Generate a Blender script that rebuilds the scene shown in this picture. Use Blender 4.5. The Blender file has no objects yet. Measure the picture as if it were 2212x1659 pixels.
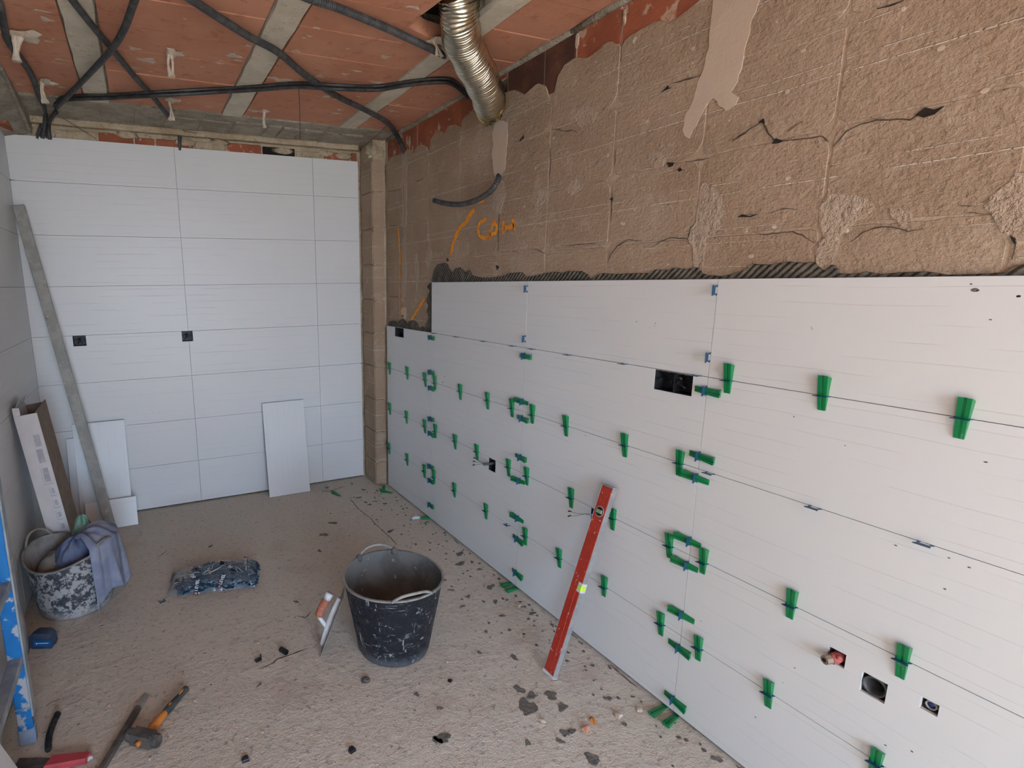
import bpy, bmesh, math, random
from mathutils import Matrix, Vector
R_ = random.Random(7)
scene = bpy.context.scene
COL = scene.collection

# ---------------------------------------------------------------- camera
cam_data = bpy.data.cameras.new('camera')
cam_data.sensor_width = 36.0
cam_data.lens = 1194.33 / 2212 * 36.0
cam_data.shift_x = 284.29 / 2212
cam_data.shift_y = 17.64 / 2212
cam_data.clip_start = 0.02
cam = bpy.data.objects.new('camera', cam_data)
COL.objects.link(cam)
cam.matrix_world = Matrix(((0.91830292, 0.08747154, -0.38609386, -1.60690),
                           (-0.39570336, 0.17381149, -0.90178069, -3.89957),
                           (-0.0117726, 0.98088648, 0.19422439, 1.50847),
                           (0, 0, 0, 1)))
scene.camera = cam

# ---------------------------------------------------------------- daylight
ROOM_Y = -6.8                      # the wall with the open doorway, behind the photographer
DOOR = (-2.10, -0.45, 2.32)         # opening x0, x1, height
world = bpy.data.worlds.new('sky')
scene.world = world
world.use_nodes = True
bg = world.node_tree.nodes['Background']
bg.inputs[0].default_value = (0.54, 0.74, 1.0, 1)
bg.inputs[1].default_value = 12.2
sun_d = bpy.data.lights.new('sun', 'SUN')
sun_d.energy = 29.0
sun_d.color = (1.0, 0.82, 0.60)
sun_d.angle = math.radians(0.6)
sun = bpy.data.objects.new('sun', sun_d)
COL.objects.link(sun)
sun.rotation_euler = Vector((0.48, 0.16, -0.86)).to_track_quat('-Z', 'Y').to_euler()
sun.location = (-2, -9, 6)
SIDE = (-5.20, -4.55, 2.05)       # unseen opening added in the left wall for side light, y0, y1, height, beside the photographer
for loc, w_, h_, n_ in ((((DOOR[0] + DOOR[1]) / 2, ROOM_Y - 0.02, DOOR[2] / 2), DOOR[1] - DOOR[0], DOOR[2], Vector((0, 1, 0))),
                        ((-2.30, (SIDE[0] + SIDE[1]) / 2, SIDE[2] / 2), SIDE[1] - SIDE[0], SIDE[2], Vector((1, 0, 0)))):
    pd = bpy.data.lights.new('doorway_portal', 'AREA')
    pd.shape = 'RECTANGLE'; pd.size = w_; pd.size_y = h_; pd.cycles.is_portal = True
    po = bpy.data.objects.new('doorway_portal', pd)
    COL.objects.link(po)
    po.location = loc; po.rotation_euler = n_.to_track_quat('-Z', 'Z').to_euler()
vs = scene.view_settings
vs.view_transform = 'Standard'
vs.look = 'None'
vs.gamma = 1.0
vs.use_curve_mapping = False
vs.exposure = 0.60
cy = scene.cycles
cy.max_bounces = 4; cy.diffuse_bounces = 4; cy.glossy_bounces = 2; cy.transmission_bounces = 4; cy.transparent_max_bounces = 10
cy.caustics_reflective = False; cy.caustics_refractive = False

# ---------------------------------------------------------------- measured data (metres)
TOPLINE = [(-0.247, 2.301), (-0.325, 2.331), (-0.471, 2.323), (-0.574, 2.33), (-0.624, 2.316), (-0.664, 2.284), (-0.688, 2.313), (-0.765, 2.319), (-0.825, 2.29), (-0.854, 2.252), (-0.882, 2.323), (-0.965, 2.347), (-1.018, 2.328), (-1.038, 2.315), (-1.082, 2.343), (-1.156, 2.334), (-1.204, 2.308), (-1.215, 2.328), (-1.26, 2.35), (-1.327, 2.347), (-1.453, 2.312), (-1.364, 2.335), (-1.466, 2.303), (-1.596, 2.361), (-1.664, 2.352), (-1.739, 2.309), (-1.824, 2.33), (-1.882, 2.302), (-1.92, 2.219), (-1.951, 2.315), (-1.993, 2.348), (-2.049, 2.354), (-2.118, 2.329), (-2.168, 2.337), (-2.198, 2.348), (-2.222, 2.349), (-2.254, 2.326), (-2.282, 2.322), (-2.309, 2.332), (-2.362, 2.335), (-2.413, 2.337), (-2.448, 2.327), (-2.469, 2.308), (-2.51, 2.316), (-2.573, 2.332)]
UPRIGHT = [(1, -0.31), (1, -0.614), (1, -0.869), (1, -0.996), (1, -1.246), (1, -1.571), (1, -1.903), (1, -2.14), (1, -2.4), (1, -2.665), (1, -2.811), (1, -3.037), (1, -3.3), (2, -0.329), (2, -0.604), (2, -0.87), (2, -1.009), (2, -1.245), (2, -1.472), (2, -1.754), (2, -1.895), (2, -2.191), (2, -2.418), (2, -2.669), (2, -2.795), (2, -3.062), (2, -3.313), (3, -0.328), (3, -0.616), (3, -0.873), (3, -0.999), (3, -1.292), (3, -1.559), (3, -1.765), (3, -1.917), (3, -2.137), (3, -2.448), (3, -2.677), (4, -2.81), (4, -3.065), (4, -3.334)]
EMPTY_H = [(4, -0.994), (4, -1.243), (4, -1.512), (4, -1.755), (4, -1.898), (4, -2.128), (4, -2.416), (4, -2.705), (3, -2.784), (3, -3.083), (3, -3.312), (1, -1.763)]
SIDEWAYS = [('A', -0.9424, 1.179, 1), ('A', -0.9424, 0.966, 1), ('A', -0.9424, 0.868, 1), ('A', -0.9424, 0.671, 1), ('A', -0.9424, 0.578, 1), ('A', -0.9424, 0.362, 1), ('A', -0.9424, 0.268, 1), ('A', -0.9424, 0.103, 1), ('B', -1.8424, 1.17, 1), ('B', -1.8424, 0.955, -1), ('B', -1.8424, 0.875, 1), ('B', -1.8424, 0.684, 1), ('B', -1.8424, 0.566, -1), ('B', -1.8424, 0.373, -1), ('B', -1.8424, 0.266, 1), ('B', -1.8424, 0.085, 1), ('C', -2.7424, 1.165, 1), ('C', -2.7424, 0.952, 1), ('C', -2.7424, 0.878, -1), ('C', -2.7424, 0.658, -1), ('C', -2.7424, 0.571, -1), ('C', -2.7424, 0.388, -1), ('C', -2.7424, 0.262, 1), ('C', -2.7424, 0.058, 1)]
EMPTY_V = [('B', -1.8424, 1.473), ('B', -1.8424, 1.249), ('C', -2.7424, 1.474), ('C', -2.7424, 1.27)]
CABLE_LEFT = [(-1.946, -1.516, 2.435), (-1.972, -1.299, 2.435), (-1.982, -1.167, 2.435), (-1.96, -0.851, 2.435), (-1.973, -0.488, 2.435), (-1.994, -0.12, 2.466), (-2.021, 0.0, 2.408), (-2.038, 0.005, 2.346)]
CABLE_CROSS_A = [(-1.728, -1.665, 2.435), (-1.723, -1.628, 2.435), (-1.663, -1.402, 2.435), (-1.622, -1.263, 2.435), (-1.543, -0.978, 2.435), (-1.453, -0.689, 2.435), (-1.375, -0.44, 2.425), (-1.299, -0.05, 2.486), (-1.284, 0.0, 2.435), (-1.29, 0.01, 2.341)]
CABLE_CROSS_B = [(-1.53, -1.815, 2.405), (-1.536, -1.775, 2.405), (-1.572, -1.538, 2.405), (-1.622, -1.325, 2.405), (-1.731, -0.925, 2.425), (-1.863, -0.528, 2.425), (-1.959, -0.08, 2.48), (-1.996, -0.01, 2.433), (-2.012, 0.005, 2.348)]
CABLE_LONG = [(-2.065, 0.005, 2.344), (-2.035, 0.0, 2.407), (-1.973, -0.1, 2.478), (-1.867, -0.475, 2.435), (-1.641, -0.601, 2.435), (-1.462, -0.806, 2.407), (-1.195, -0.862, 2.435), (-0.99, -0.984, 2.435), (-0.822, -1.091, 2.435), (-0.665, -1.219, 2.407), (-0.45, -1.193, 2.435), (-0.339, -1.306, 2.435), (-0.225, -1.391, 2.435), (-0.149, -1.4, 2.435), (-0.02, -1.298, 2.44), (0.03, -1.267, 2.425)]
CABLE_DIAG = [(-1.383, -1.803, 2.435), (-1.359, -1.774, 2.435), (-1.151, -1.579, 2.435), (-0.998, -1.46, 2.435), (-0.819, -1.248, 2.435), (-0.603, -1.039, 2.435), (-0.39, -0.888, 2.432), (-0.215, -0.778, 2.415), (-0.005, -0.452, 2.447), (0.012, -0.519, 2.356), (0.02, -0.536, 2.315)]
CABLE_RIBBED = [(-1.033, -1.937, 2.435), (-0.986, -1.923, 2.435), (-0.879, -1.897, 2.435), (-0.689, -1.829, 2.435), (-0.57, -1.779, 2.435), (-0.417, -1.714, 2.435), (-0.279, -1.58, 2.475)]
DUCT = [(-0.47, -1.983, 2.555), (-0.46, -1.975, 2.501), (-0.43, -1.933, 2.455), (-0.36, -1.853, 2.415), (-0.27, -1.787, 2.375), (-0.18, -1.72, 2.34), (-0.1, -1.641, 2.317), (-0.03, -1.557, 2.309), (0.03, -1.477, 2.32)]
CONDUIT_CURVED = [(0.03, -1.553, 2.008), (0.0, -1.59, 1.98), (-0.03, -1.583, 1.933), (-0.055, -1.512, 1.9), (-0.07, -1.384, 1.892), (-0.07, -1.231, 1.914), (-0.06, -1.07, 1.952)]
TUFTS = [((-1.945, -1.206, 2.46), (-1.961, -1.206, 2.356), 0.05), ((-1.935, -0.663, 2.46), (-1.937, -0.663, 2.359), 0.035), ((-1.403, -1.234, 2.46), (-1.398, -1.234, 2.362), 0.035), ((-1.37, -0.593, 2.46), (-1.369, -0.593, 2.354), 0.03), ((-0.88, -0.586, 2.46), (-0.87, -0.586, 2.365), 0.022), ((-0.438, -1.745, 2.46), (-0.406, -1.745, 2.397), 0.03)]
CEIL_PATCHES = [(-0.901, -1.085, 0.055), (-0.836, -1.071, 0.03), (-0.456, -1.219, 0.03), (-0.915, -0.555, 0.035), (-0.197, -0.829, 0.03), (-0.543, -1.515, 0.02), (-0.481, -0.748, 0.018), (-1.148, -1.293, 0.03), (-1.481, -1.109, 0.03), (-1.535, -1.216, 0.02), (-0.915, -1.436, 0.015), (-0.639, -1.264, 0.02), (-0.74, -1.193, 0.02), (-0.13, -0.76, 0.02), (-1.827, -1.375, 0.02)]
CHASES = [[(-2.621, 2.318), (-2.622, 2.291), (-2.622, 2.199), (-2.616, 2.142), (-2.593, 2.086), (-2.581, 2.038), (-2.561, 2.014), (-2.557, 1.97), (-2.583, 1.938), (-2.594, 1.962), (-2.612, 1.99), (-2.63, 2.018), (-2.653, 2.036), (-2.698, 1.989), (-2.709, 1.993), (-2.727, 2.002), (-2.733, 2.017), (-2.708, 2.038), (-2.724, 2.06), (-2.732, 2.091), (-2.733, 2.11), (-2.735, 2.123), (-2.744, 2.197), (-2.765, 2.258)], [(-1.529, 2.252), (-1.505, 2.207), (-1.518, 2.153), (-1.504, 2.115), (-1.518, 2.061), (-1.531, 2.006), (-1.578, 1.995), (-1.617, 2.02), (-1.623, 2.102), (-1.625, 2.157), (-1.626, 2.223), (-1.576, 2.244)], [(-1.511, 1.999), (-1.527, 1.918), (-1.518, 1.866), (-1.562, 1.822), (-1.591, 1.825), (-1.605, 1.869), (-1.632, 1.903), (-1.617, 1.963), (-1.571, 1.99)], [(-0.495, 2.332), (-0.494, 2.254), (-0.525, 2.197), (-0.523, 1.936), (-0.511, 1.758), (-0.487, 1.594), (-0.463, 1.435), (-0.519, 1.398), (-0.541, 1.426), (-0.563, 1.592), (-0.554, 1.755), (-0.566, 2.018), (-0.567, 2.19), (-0.587, 2.245), (-0.567, 2.317)], [(-0.475, 1.33), (-0.485, 1.283), (-0.519, 1.27), (-0.562, 1.277), (-0.558, 1.343), (-0.508, 1.346)], [(-2.642, 1.796), (-2.637, 1.771), (-2.639, 1.75), (-2.634, 1.685), (-2.619, 1.664), (-2.612, 1.635), (-2.629, 1.611), (-2.641, 1.54), (-2.671, 1.533), (-2.674, 1.587), (-2.673, 1.627), (-2.684, 1.64), (-2.724, 1.662), (-2.722, 1.718), (-2.71, 1.754), (-2.689, 1.774), (-2.671, 1.791)], [(-2.999, 1.716), (-2.983, 1.684), (-2.989, 1.641), (-3.001, 1.61), (-2.987, 1.589), (-2.993, 1.545), (-3.015, 1.527), (-3.031, 1.531), (-3.036, 1.578), (-3.036, 1.607), (-3.055, 1.63), (-3.089, 1.651), (-3.103, 1.67), (-3.091, 1.687), (-3.06, 1.703), (-3.022, 1.712)], [(-3.131, 1.666), (-3.137, 1.646), (-3.16, 1.621), (-3.18, 1.63), (-3.175, 1.65), (-3.154, 1.663)], [(-3.331, 1.708), (-3.315, 1.681), (-3.297, 1.663), (-3.294, 1.646), (-3.313, 1.624), (-3.328, 1.592), (-3.342, 1.597), (-3.364, 1.592), (-3.35, 1.705)], [(-2.435, 1.931), (-2.432, 1.907), (-2.456, 1.874), (-2.491, 1.872), (-2.504, 1.893), (-2.486, 1.92), (-2.455, 1.931)], [(-2.074, 2.149), (-2.069, 2.118), (-2.099, 2.087), (-2.166, 2.089), (-2.189, 2.119), (-2.148, 2.152), (-2.1, 2.16)], [(-1.355, 2.141), (-1.343, 2.116), (-1.396, 2.1), (-1.42, 2.128), (-1.386, 2.182)], [(-1.752, 1.688), (-1.722, 1.659), (-1.795, 1.648), (-1.804, 1.672), (-1.772, 1.693)], [(-0.875, 1.734), (-0.839, 1.669), (-0.886, 1.6), (-0.92, 1.665)], [(-0.687, 1.685), (-0.667, 1.589), (-0.707, 1.456), (-0.736, 1.587), (-0.716, 1.684)], [(-1.839, 1.886), (-1.802, 1.856), (-1.862, 1.824), (-1.918, 1.829), (-1.942, 1.871), (-1.913, 1.899)], [(-2.035, 1.88), (-2.029, 1.859), (-2.071, 1.842), (-2.117, 1.857), (-2.106, 1.901), (-2.067, 1.897)]]
WHITE_BITS = [(-3.178, 1.987), (-3.262, 1.879), (-2.822, 1.571), (-2.895, 1.77), (-2.875, 1.647), (-2.894, 2.082), (-2.866, 1.992), (-3.05, 1.621), (-2.273, 2.193), (-2.415, 2.032), (-2.568, 2.201), (-1.947, 2.085)]
WALL_CRACKS = [[(-2.725, 1.899), (-2.773, 1.92), (-2.807, 1.934), (-2.828, 1.898), (-2.85, 1.871), (-2.89, 1.867), (-2.933, 1.862), (-2.965, 1.86), (-2.983, 1.842)], [(-2.994, 1.828), (-3.006, 1.841), (-3.018, 1.858), (-3.049, 1.868), (-3.08, 1.87), (-3.118, 1.861), (-3.144, 1.854), (-3.158, 1.861), (-3.198, 1.865)], [(-2.878, 1.891), (-2.898, 1.903), (-2.914, 1.908)], [(-3.047, 2.118), (-3.067, 2.112), (-3.096, 2.112)], [(-2.765, 1.686), (-2.795, 1.688), (-2.823, 1.687)], [(-2.854, 1.684), (-2.894, 1.693), (-2.938, 1.685)], [(-2.816, 1.638), (-2.846, 1.629), (-2.924, 1.629), (-2.951, 1.618), (-2.983, 1.596)], [(-3.064, 1.593), (-3.087, 1.615), (-3.11, 1.623), (-3.14, 1.623), (-3.174, 1.61), (-3.202, 1.613)], [(-3.251, 1.655), (-3.278, 1.652)], [(-3.264, 1.641), (-3.292, 1.633), (-3.313, 1.631)], [(-3.341, 1.587), (-3.351, 1.573), (-3.351, 1.539)], [(-3.066, 1.878), (-3.084, 1.869)], [(-1.717, 2.12), (-1.726, 2.135), (-1.748, 2.14), (-1.743, 2.149)], [(-2.208, 2.118), (-2.226, 2.131), (-2.248, 2.15)], [(-1.929, 2.121), (-1.976, 2.112), (-1.992, 2.099), (-2.051, 2.09), (-2.088, 2.072)], [(-2.463, 2.109), (-2.486, 2.114), (-2.501, 2.111)], [(-2.504, 2.123), (-2.573, 2.117), (-2.607, 2.115)], [(-2.505, 1.881), (-2.521, 1.87), (-2.534, 1.877)], [(-2.537, 1.852), (-2.56, 1.855), (-2.58, 1.844)], [(-2.577, 1.871), (-2.604, 1.87), (-2.66, 1.867)], [(-2.727, 1.902), (-2.745, 1.912), (-2.759, 1.917)], [(-1.927, 2.05), (-1.935, 1.993), (-1.932, 1.923)], [(-2.286, 1.966), (-2.285, 1.94), (-2.287, 1.913)], [(-2.192, 1.867), (-2.23, 1.874)], [(-2.16, 1.855), (-2.18, 1.85)], [(-2.047, 1.648), (-2.15, 1.648), (-2.233, 1.645)], [(-2.282, 1.571), (-2.294, 1.6), (-2.323, 1.631), (-2.371, 1.649), (-2.435, 1.64)], [(-2.473, 1.615), (-2.51, 1.633), (-2.547, 1.643), (-2.606, 1.635), (-2.63, 1.613)], [(-2.612, 1.639), (-2.617, 1.668), (-2.635, 1.681)], [(-2.676, 1.639), (-2.7, 1.643), (-2.719, 1.65)], [(-2.283, 1.823), (-2.282, 1.797), (-2.286, 1.722)], [(-0.236, 2.303), (-0.233, 2.174)], [(-0.256, 2.124), (-0.35, 2.11), (-0.483, 2.104)], [(-0.688, 2.115), (-0.8, 2.117)], [(-0.264, 1.412), (-0.476, 1.411)], [(-0.299, 1.89), (-0.448, 1.881)], [(-1.68, 1.648), (-1.734, 1.642)], [(-1.836, 1.646), (-1.875, 1.643), (-1.928, 1.622)], [(-1.58, 1.833), (-1.577, 1.767), (-1.577, 1.647)]]
WALL_PITS = [[(-2.798, 1.934), (-2.811, 1.94), (-2.816, 1.926)], [(-2.843, 1.868), (-2.851, 1.88), (-2.872, 1.869), (-2.859, 1.866)], [(-3.152, 1.861), (-3.168, 1.873), (-3.184, 1.864), (-3.201, 1.867), (-3.186, 1.854), (-3.168, 1.852)], [(-2.463, 2.107), (-2.481, 2.115), (-2.486, 2.121), (-2.491, 2.112), (-2.503, 2.11), (-2.487, 2.11)], [(-2.51, 1.884), (-2.535, 1.877), (-2.531, 1.868), (-2.517, 1.867)], [(-2.551, 1.853), (-2.56, 1.859), (-2.568, 1.848), (-2.557, 1.846)], [(-1.718, 2.12), (-1.744, 2.141), (-1.752, 2.129)], [(-2.273, 1.801), (-2.287, 1.805), (-2.286, 1.792)], [(-2.767, 1.684), (-2.781, 1.69), (-2.803, 1.683), (-2.826, 1.687), (-2.807, 1.68)], [(-3.047, 2.116), (-3.073, 2.114), (-3.097, 2.113), (-3.074, 2.111)], [(-1.082, 1.642), (-1.106, 1.629), (-1.09, 1.622)], [(-1.563, 1.587), (-1.593, 1.579), (-1.576, 1.562)], [(-0.486, 1.292), (-0.52, 1.289), (-0.502, 1.276)], [(-3.341, 1.587), (-3.35, 1.58), (-3.35, 1.57), (-3.345, 1.578)]]
ADH_TOP = [(-0.915, 1.518), (-0.931, 1.561), (-0.959, 1.595), (-0.992, 1.612), (-1.052, 1.615), (-1.094, 1.609), (-1.121, 1.577), (-1.147, 1.556), (-1.186, 1.581), (-1.225, 1.587), (-1.264, 1.571), (-1.292, 1.553), (-1.328, 1.572), (-1.357, 1.54), (-1.444, 1.527), (-1.527, 1.526), (-1.624, 1.534), (-1.679, 1.546), (-1.776, 1.548), (-1.805, 1.527), (-1.882, 1.532), (-1.927, 1.541), (-2.001, 1.545), (-2.035, 1.539), (-2.068, 1.545), (-2.152, 1.544), (-2.188, 1.529), (-2.199, 1.514), (-2.223, 1.521), (-2.26, 1.534), (-2.328, 1.53), (-2.412, 1.531), (-2.471, 1.53), (-2.501, 1.542), (-2.545, 1.538), (-2.579, 1.546), (-2.614, 1.539), (-2.646, 1.544), (-2.662, 1.543), (-2.674, 1.526), (-2.696, 1.519), (-2.741, 1.516), (-2.784, 1.524), (-2.813, 1.534), (-2.828, 1.549), (-2.874, 1.545), (-2.922, 1.552), (-2.957, 1.547), (-2.991, 1.548), (-3.006, 1.531), (-3.017, 1.524), (-3.03, 1.54), (-3.04, 1.537), (-3.049, 1.518), (-3.087, 1.516), (-3.106, 1.521), (-3.135, 1.515), (-3.178, 1.518), (-3.22, 1.519), (-3.26, 1.511), (-3.304, 1.512), (-3.345, 1.514), (-3.356, 1.525), (-3.37, 1.53)]
ADH_LEFT = [(-0.926, 1.512), (-0.88, 1.496), (-0.856, 1.479), (-0.892, 1.457), (-0.863, 1.424), (-0.845, 1.395), (-0.875, 1.368), (-0.852, 1.333), (-0.876, 1.298), (-0.852, 1.254), (-0.865, 1.22), (-0.942, 1.22)]
ADH_LOW = [(-0.269, 1.208), (-0.294, 1.239), (-0.342, 1.248), (-0.38, 1.244), (-0.411, 1.233), (-0.456, 1.254), (-0.5, 1.269), (-0.55, 1.253), (-0.571, 1.242), (-0.606, 1.257), (-0.661, 1.269), (-0.694, 1.262), (-0.727, 1.246), (-0.746, 1.224), (-0.791, 1.235), (-0.828, 1.226), (-0.852, 1.254), (-0.876, 1.255), (-0.918, 1.241), (-0.919, 1.213)]
SPRAY = [(0.016, [(-1.362, 1.875), (-1.289, 1.823), (-1.211, 1.786), (-1.153, 1.715), (-1.131, 1.659)]), (0.013, [(-0.818, 1.409), (-0.741, 1.349), (-0.629, 1.258)]), (0.012, [(-1.474, 1.816), (-1.417, 1.803), (-1.397, 1.77), (-1.414, 1.733), (-1.453, 1.725), (-1.503, 1.728)]), (0.011, [(-1.536, 1.798), (-1.52, 1.759), (-1.504, 1.713)]), (0.011, [(-1.536, 1.798), (-1.565, 1.771), (-1.557, 1.739), (-1.509, 1.736)]), (0.012, [(-1.62, 1.789), (-1.619, 1.73)]), (0.014, [(-1.622, 1.756), (-1.664, 1.759), (-1.702, 1.762)]), (0.012, [(-1.69, 1.793), (-1.706, 1.739)]), (0.01, [(-1.4, 1.905), (-1.451, 1.902)]), (0.008, [(-0.439, 1.863), (-0.45, 1.807), (-0.46, 1.706)]), (0.008, [(-0.471, 1.705), (-0.459, 1.622), (-0.464, 1.52)]), (0.006, [(-0.446, 1.51), (-0.457, 1.454), (-0.456, 1.377), (-0.461, 1.272)])]
SPLATS = [(-0.449, -2.509, 0.035), (-0.421, -2.425, 0.02), (-0.4, -2.469, 0.018), (-0.335, -2.56, 0.018), (-0.333, -2.496, 0.022), (-0.407, -2.654, 0.016), (-0.381, -2.659, 0.012), (-0.154, -2.594, 0.013), (-0.799, -2.505, 0.024), (-0.818, -2.507, 0.015), (-0.445, -2.675, 0.012), (-0.548, -2.637, 0.011), (-0.399, -2.773, 0.022), (-0.071, -1.421, 0.02), (0.002, -1.149, 0.012), (-0.109, -1.781, 0.02), (-0.124, -1.517, 0.022), (-0.063, -1.611, 0.012), (-0.287, -1.627, 0.01), (-0.304, -1.725, 0.012), (-0.326, -1.869, 0.01), (-0.307, -0.992, 0.018), (-0.064, -2.05, 0.014), (0.177, -1.265, 0.01), (-0.264, -1.811, 0.01), (-0.215, -1.877, 0.008), (-0.273, -0.498, 0.012), (-0.286, -0.398, 0.014), (-0.2, -0.27, 0.014), (-0.113, -0.33, 0.01), (-0.159, -0.579, 0.012), (-0.259, -0.55, 0.01), (-0.201, -0.513, 0.008), (-0.234, -0.115, 0.01), (0.022, -2.484, 0.02), (0.117, -2.265, 0.014), (0.067, -2.205, 0.012), (-0.007, -2.244, 0.012), (-0.328, -2.266, 0.014), (-0.164, -1.9, 0.013), (-0.201, -2.008, 0.012), (-0.441, -2.184, 0.01), (-0.036, -2.935, 0.014), (0.085, -2.989, 0.012), (-1.348, -0.73, 0.012), (-1.037, -1.504, 0.01), (-0.781, -1.053, 0.012), (-0.589, -0.729, 0.02), (-0.694, -0.864, 0.022), (-1.313, -1.999, 0.008), (-0.058, -1.531, 0.009), (-0.336, -2.078, 0.009), (-0.74, -2.384, 0.01), (-0.785, -2.289, 0.01)]
FLOOR_CRACKS = [[(-0.355, -0.395), (-0.352, -0.461), (-0.361, -0.591), (-0.352, -0.696), (-0.341, -0.75), (-0.349, -0.817), (-0.346, -0.916), (-0.344, -1.039), (-0.341, -1.081), (-0.346, -1.177)], [(0.051, -1.32), (0.11, -1.268), (0.153, -1.301), (0.218, -1.304), (0.285, -1.279)], [(-1.295, -1.908), (-1.267, -1.905), (-1.236, -1.895), (-1.214, -1.88), (-1.134, -1.872), (-1.082, -1.863)], [(-2.05, -1.786), (-2.034, -1.773), (-2.007, -1.767)], [(-1.64, -0.75), (-1.609, -0.71), (-1.582, -0.673)], [(0.409, -2.467), (0.338, -2.566), (0.305, -2.611)], [(-1.066, -1.616), (-1.032, -1.651), (-0.993, -1.609)], [(-0.485, -0.207), (-0.484, -0.157), (-0.446, -0.195), (-0.299, -0.139)]]
PEBBLES = [(-1.267, -1.746, 0.006), (-0.442, -2.583, 0.01), (-0.187, -2.674, 0.014), (-0.098, -2.683, 0.012), (-0.087, -1.977, 0.014), (-0.998, -2.035, 0.005), (-1.549, -1.985, 0.006), (-1.348, -2.232, 0.006), (-1.401, -2.236, 0.005), (-0.592, -2.178, 0.005), (-1.839, -1.88, 0.006), (-1.536, -1.738, 0.005), (-1.704, -2.193, 0.006), (-0.67, -0.692, 0.006)]
TILE_SPOTS = [(-3.312, 1.479, 0.01), (-3.304, 1.491, 0.004), (-3.38, 1.123, 0.006), (-3.388, 0.886, 0.005), (-3.358, 0.818, 0.004), (-3.26, 0.879, 0.005), (-3.354, 0.892, 0.004), (-1.083, 0.925, 0.008), (-1.11, 0.965, 0.006), (-0.95, 1.076, 0.003), (-1.005, 0.856, 0.005), (-2.245, 0.893, 0.005), (-2.528, 1.353, 0.003), (-2.453, 1.363, 0.003), (-2.51, 1.345, 0.003), (-2.532, 1.362, 0.003), (-2.806, 0.403, 0.004), (-3.091, 0.429, 0.004), (-3.008, 0.202, 0.005), (-3.067, 0.364, 0.003), (-3.31, 0.366, 0.004), (-3.358, 0.391, 0.004), (-3.127, 1.091, 0.003), (-0.774, 0.454, 0.004), (-1.4, 0.42, 0.003), (-3.001, 1.138, 0.003), (-3.344, 1.419, 0.004), (-3.377, 1.467, 0.006)]
# ---------------------------------------------------------------- node helpers
class NT:
    def __init__(s, name):
        s.m = bpy.data.materials.new(name)
        s.m.use_nodes = True
        s.t = s.m.node_tree
        s.b = s.t.nodes['Principled BSDF']
    def new(s, typ, **kw):
        n = s.t.nodes.new(typ)
        for k, v in kw.items(): setattr(n, k, v)
        return n
    def link(s, a, b): s.t.links.new(a, b)
    def put(s, sock, v):
        if isinstance(v, bpy.types.NodeSocket): s.link(v, sock)
        elif isinstance(v, (tuple, list)) and len(v) == 3 and sock.type == 'RGBA': sock.default_value = (*v, 1)
        else: sock.default_value = v
    def coord(s, which='Object'):
        if which == 'Position': return s.new('ShaderNodeNewGeometry').outputs['Position']
        return s.new('ShaderNodeTexCoord').outputs[which]
    def mapping(s, vec, scale=(1, 1, 1), loc=(0, 0, 0)):
        n = s.new('ShaderNodeMapping'); s.put(n.inputs['Vector'], vec)
        n.inputs['Scale'].default_value = scale; s.put(n.inputs['Location'], loc)
        return n.outputs[0]
    def noise(s, vec, scale, detail=5, rough=0.6, dist=0.0):
        n = s.new('ShaderNodeTexNoise'); s.put(n.inputs['Vector'], vec)
        n.inputs['Scale'].default_value = scale; n.inputs['Detail'].default_value = min(detail, 3)
        n.inputs['Roughness'].default_value = rough; n.inputs['Distortion'].default_value = dist
        return n.outputs[0]
    def voronoi(s, vec, scale, feature='F1'):
        n = s.new('ShaderNodeTexVoronoi', feature=feature); s.put(n.inputs['Vector'], vec)
        n.inputs['Scale'].default_value = scale
        return n.outputs['Distance']
    def math(s, op, a, b=0.0, c=None):
        n = s.new('ShaderNodeMath', operation=op); s.put(n.inputs[0], a); s.put(n.inputs[1], b)
        if c is not None: s.put(n.inputs[2], c)
        return n.outputs[0]
    def ramp(s, v, lo, hi, a=0.0, b=1.0):
        n = s.new('ShaderNodeMapRange', interpolation_type='SMOOTHSTEP'); s.put(n.inputs[0], v)
        n.inputs[1].default_value = lo; n.inputs[2].default_value = hi
        n.inputs[3].default_value = a; n.inputs[4].default_value = b
        return n.outputs[0]
    def mix(s, f, a, b):
        n = s.new('ShaderNodeMix', data_type='RGBA'); s.put(n.inputs[0], f); s.put(n.inputs[6], a); s.put(n.inputs[7], b)
        return n.outputs[2]
    def sep(s, vec):
        n = s.new('ShaderNodeSeparateXYZ'); s.put(n.inputs[0], vec); return n.outputs
    def bump(s, h, strength=0.3, dist=0.01, prev=None):
        n = s.new('ShaderNodeBump'); s.put(n.inputs['Height'], h)
        n.inputs['Strength'].default_value = strength; n.inputs['Distance'].default_value = dist
        if prev is not None: s.put(n.inputs['Normal'], prev)
        return n.outputs[0]
    def out(s, col, rough=0.8, normal=None, metal=0.0, spec=0.5, **kw):
        s.put(s.b.inputs['Base Color'], col); s.put(s.b.inputs['Roughness'], rough)
        s.put(s.b.inputs['Metallic'], metal); s.put(s.b.inputs['Specular IOR Level'], spec)
        if normal is not None: s.put(s.b.inputs['Normal'], normal)
        for k, v in kw.items(): s.put(s.b.inputs[k.replace('_', ' ')], v)
        return s.m

def rnd_vec(n, which='Object'):
    """texture coordinates shifted per object, so that copies differ"""
    oi = n.new('ShaderNodeObjectInfo')
    cx = n.new('ShaderNodeCombineXYZ')
    for i, k in enumerate((17.3, 9.1, 23.7)): n.link(n.math('MULTIPLY', oi.outputs['Random'], k), cx.inputs[i])
    v = n.new('ShaderNodeVectorMath', operation='ADD')
    n.link(n.coord(which), v.inputs[0]); n.link(cx.outputs[0], v.inputs[1])
    return v.outputs[0], oi.outputs['Random']

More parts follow.
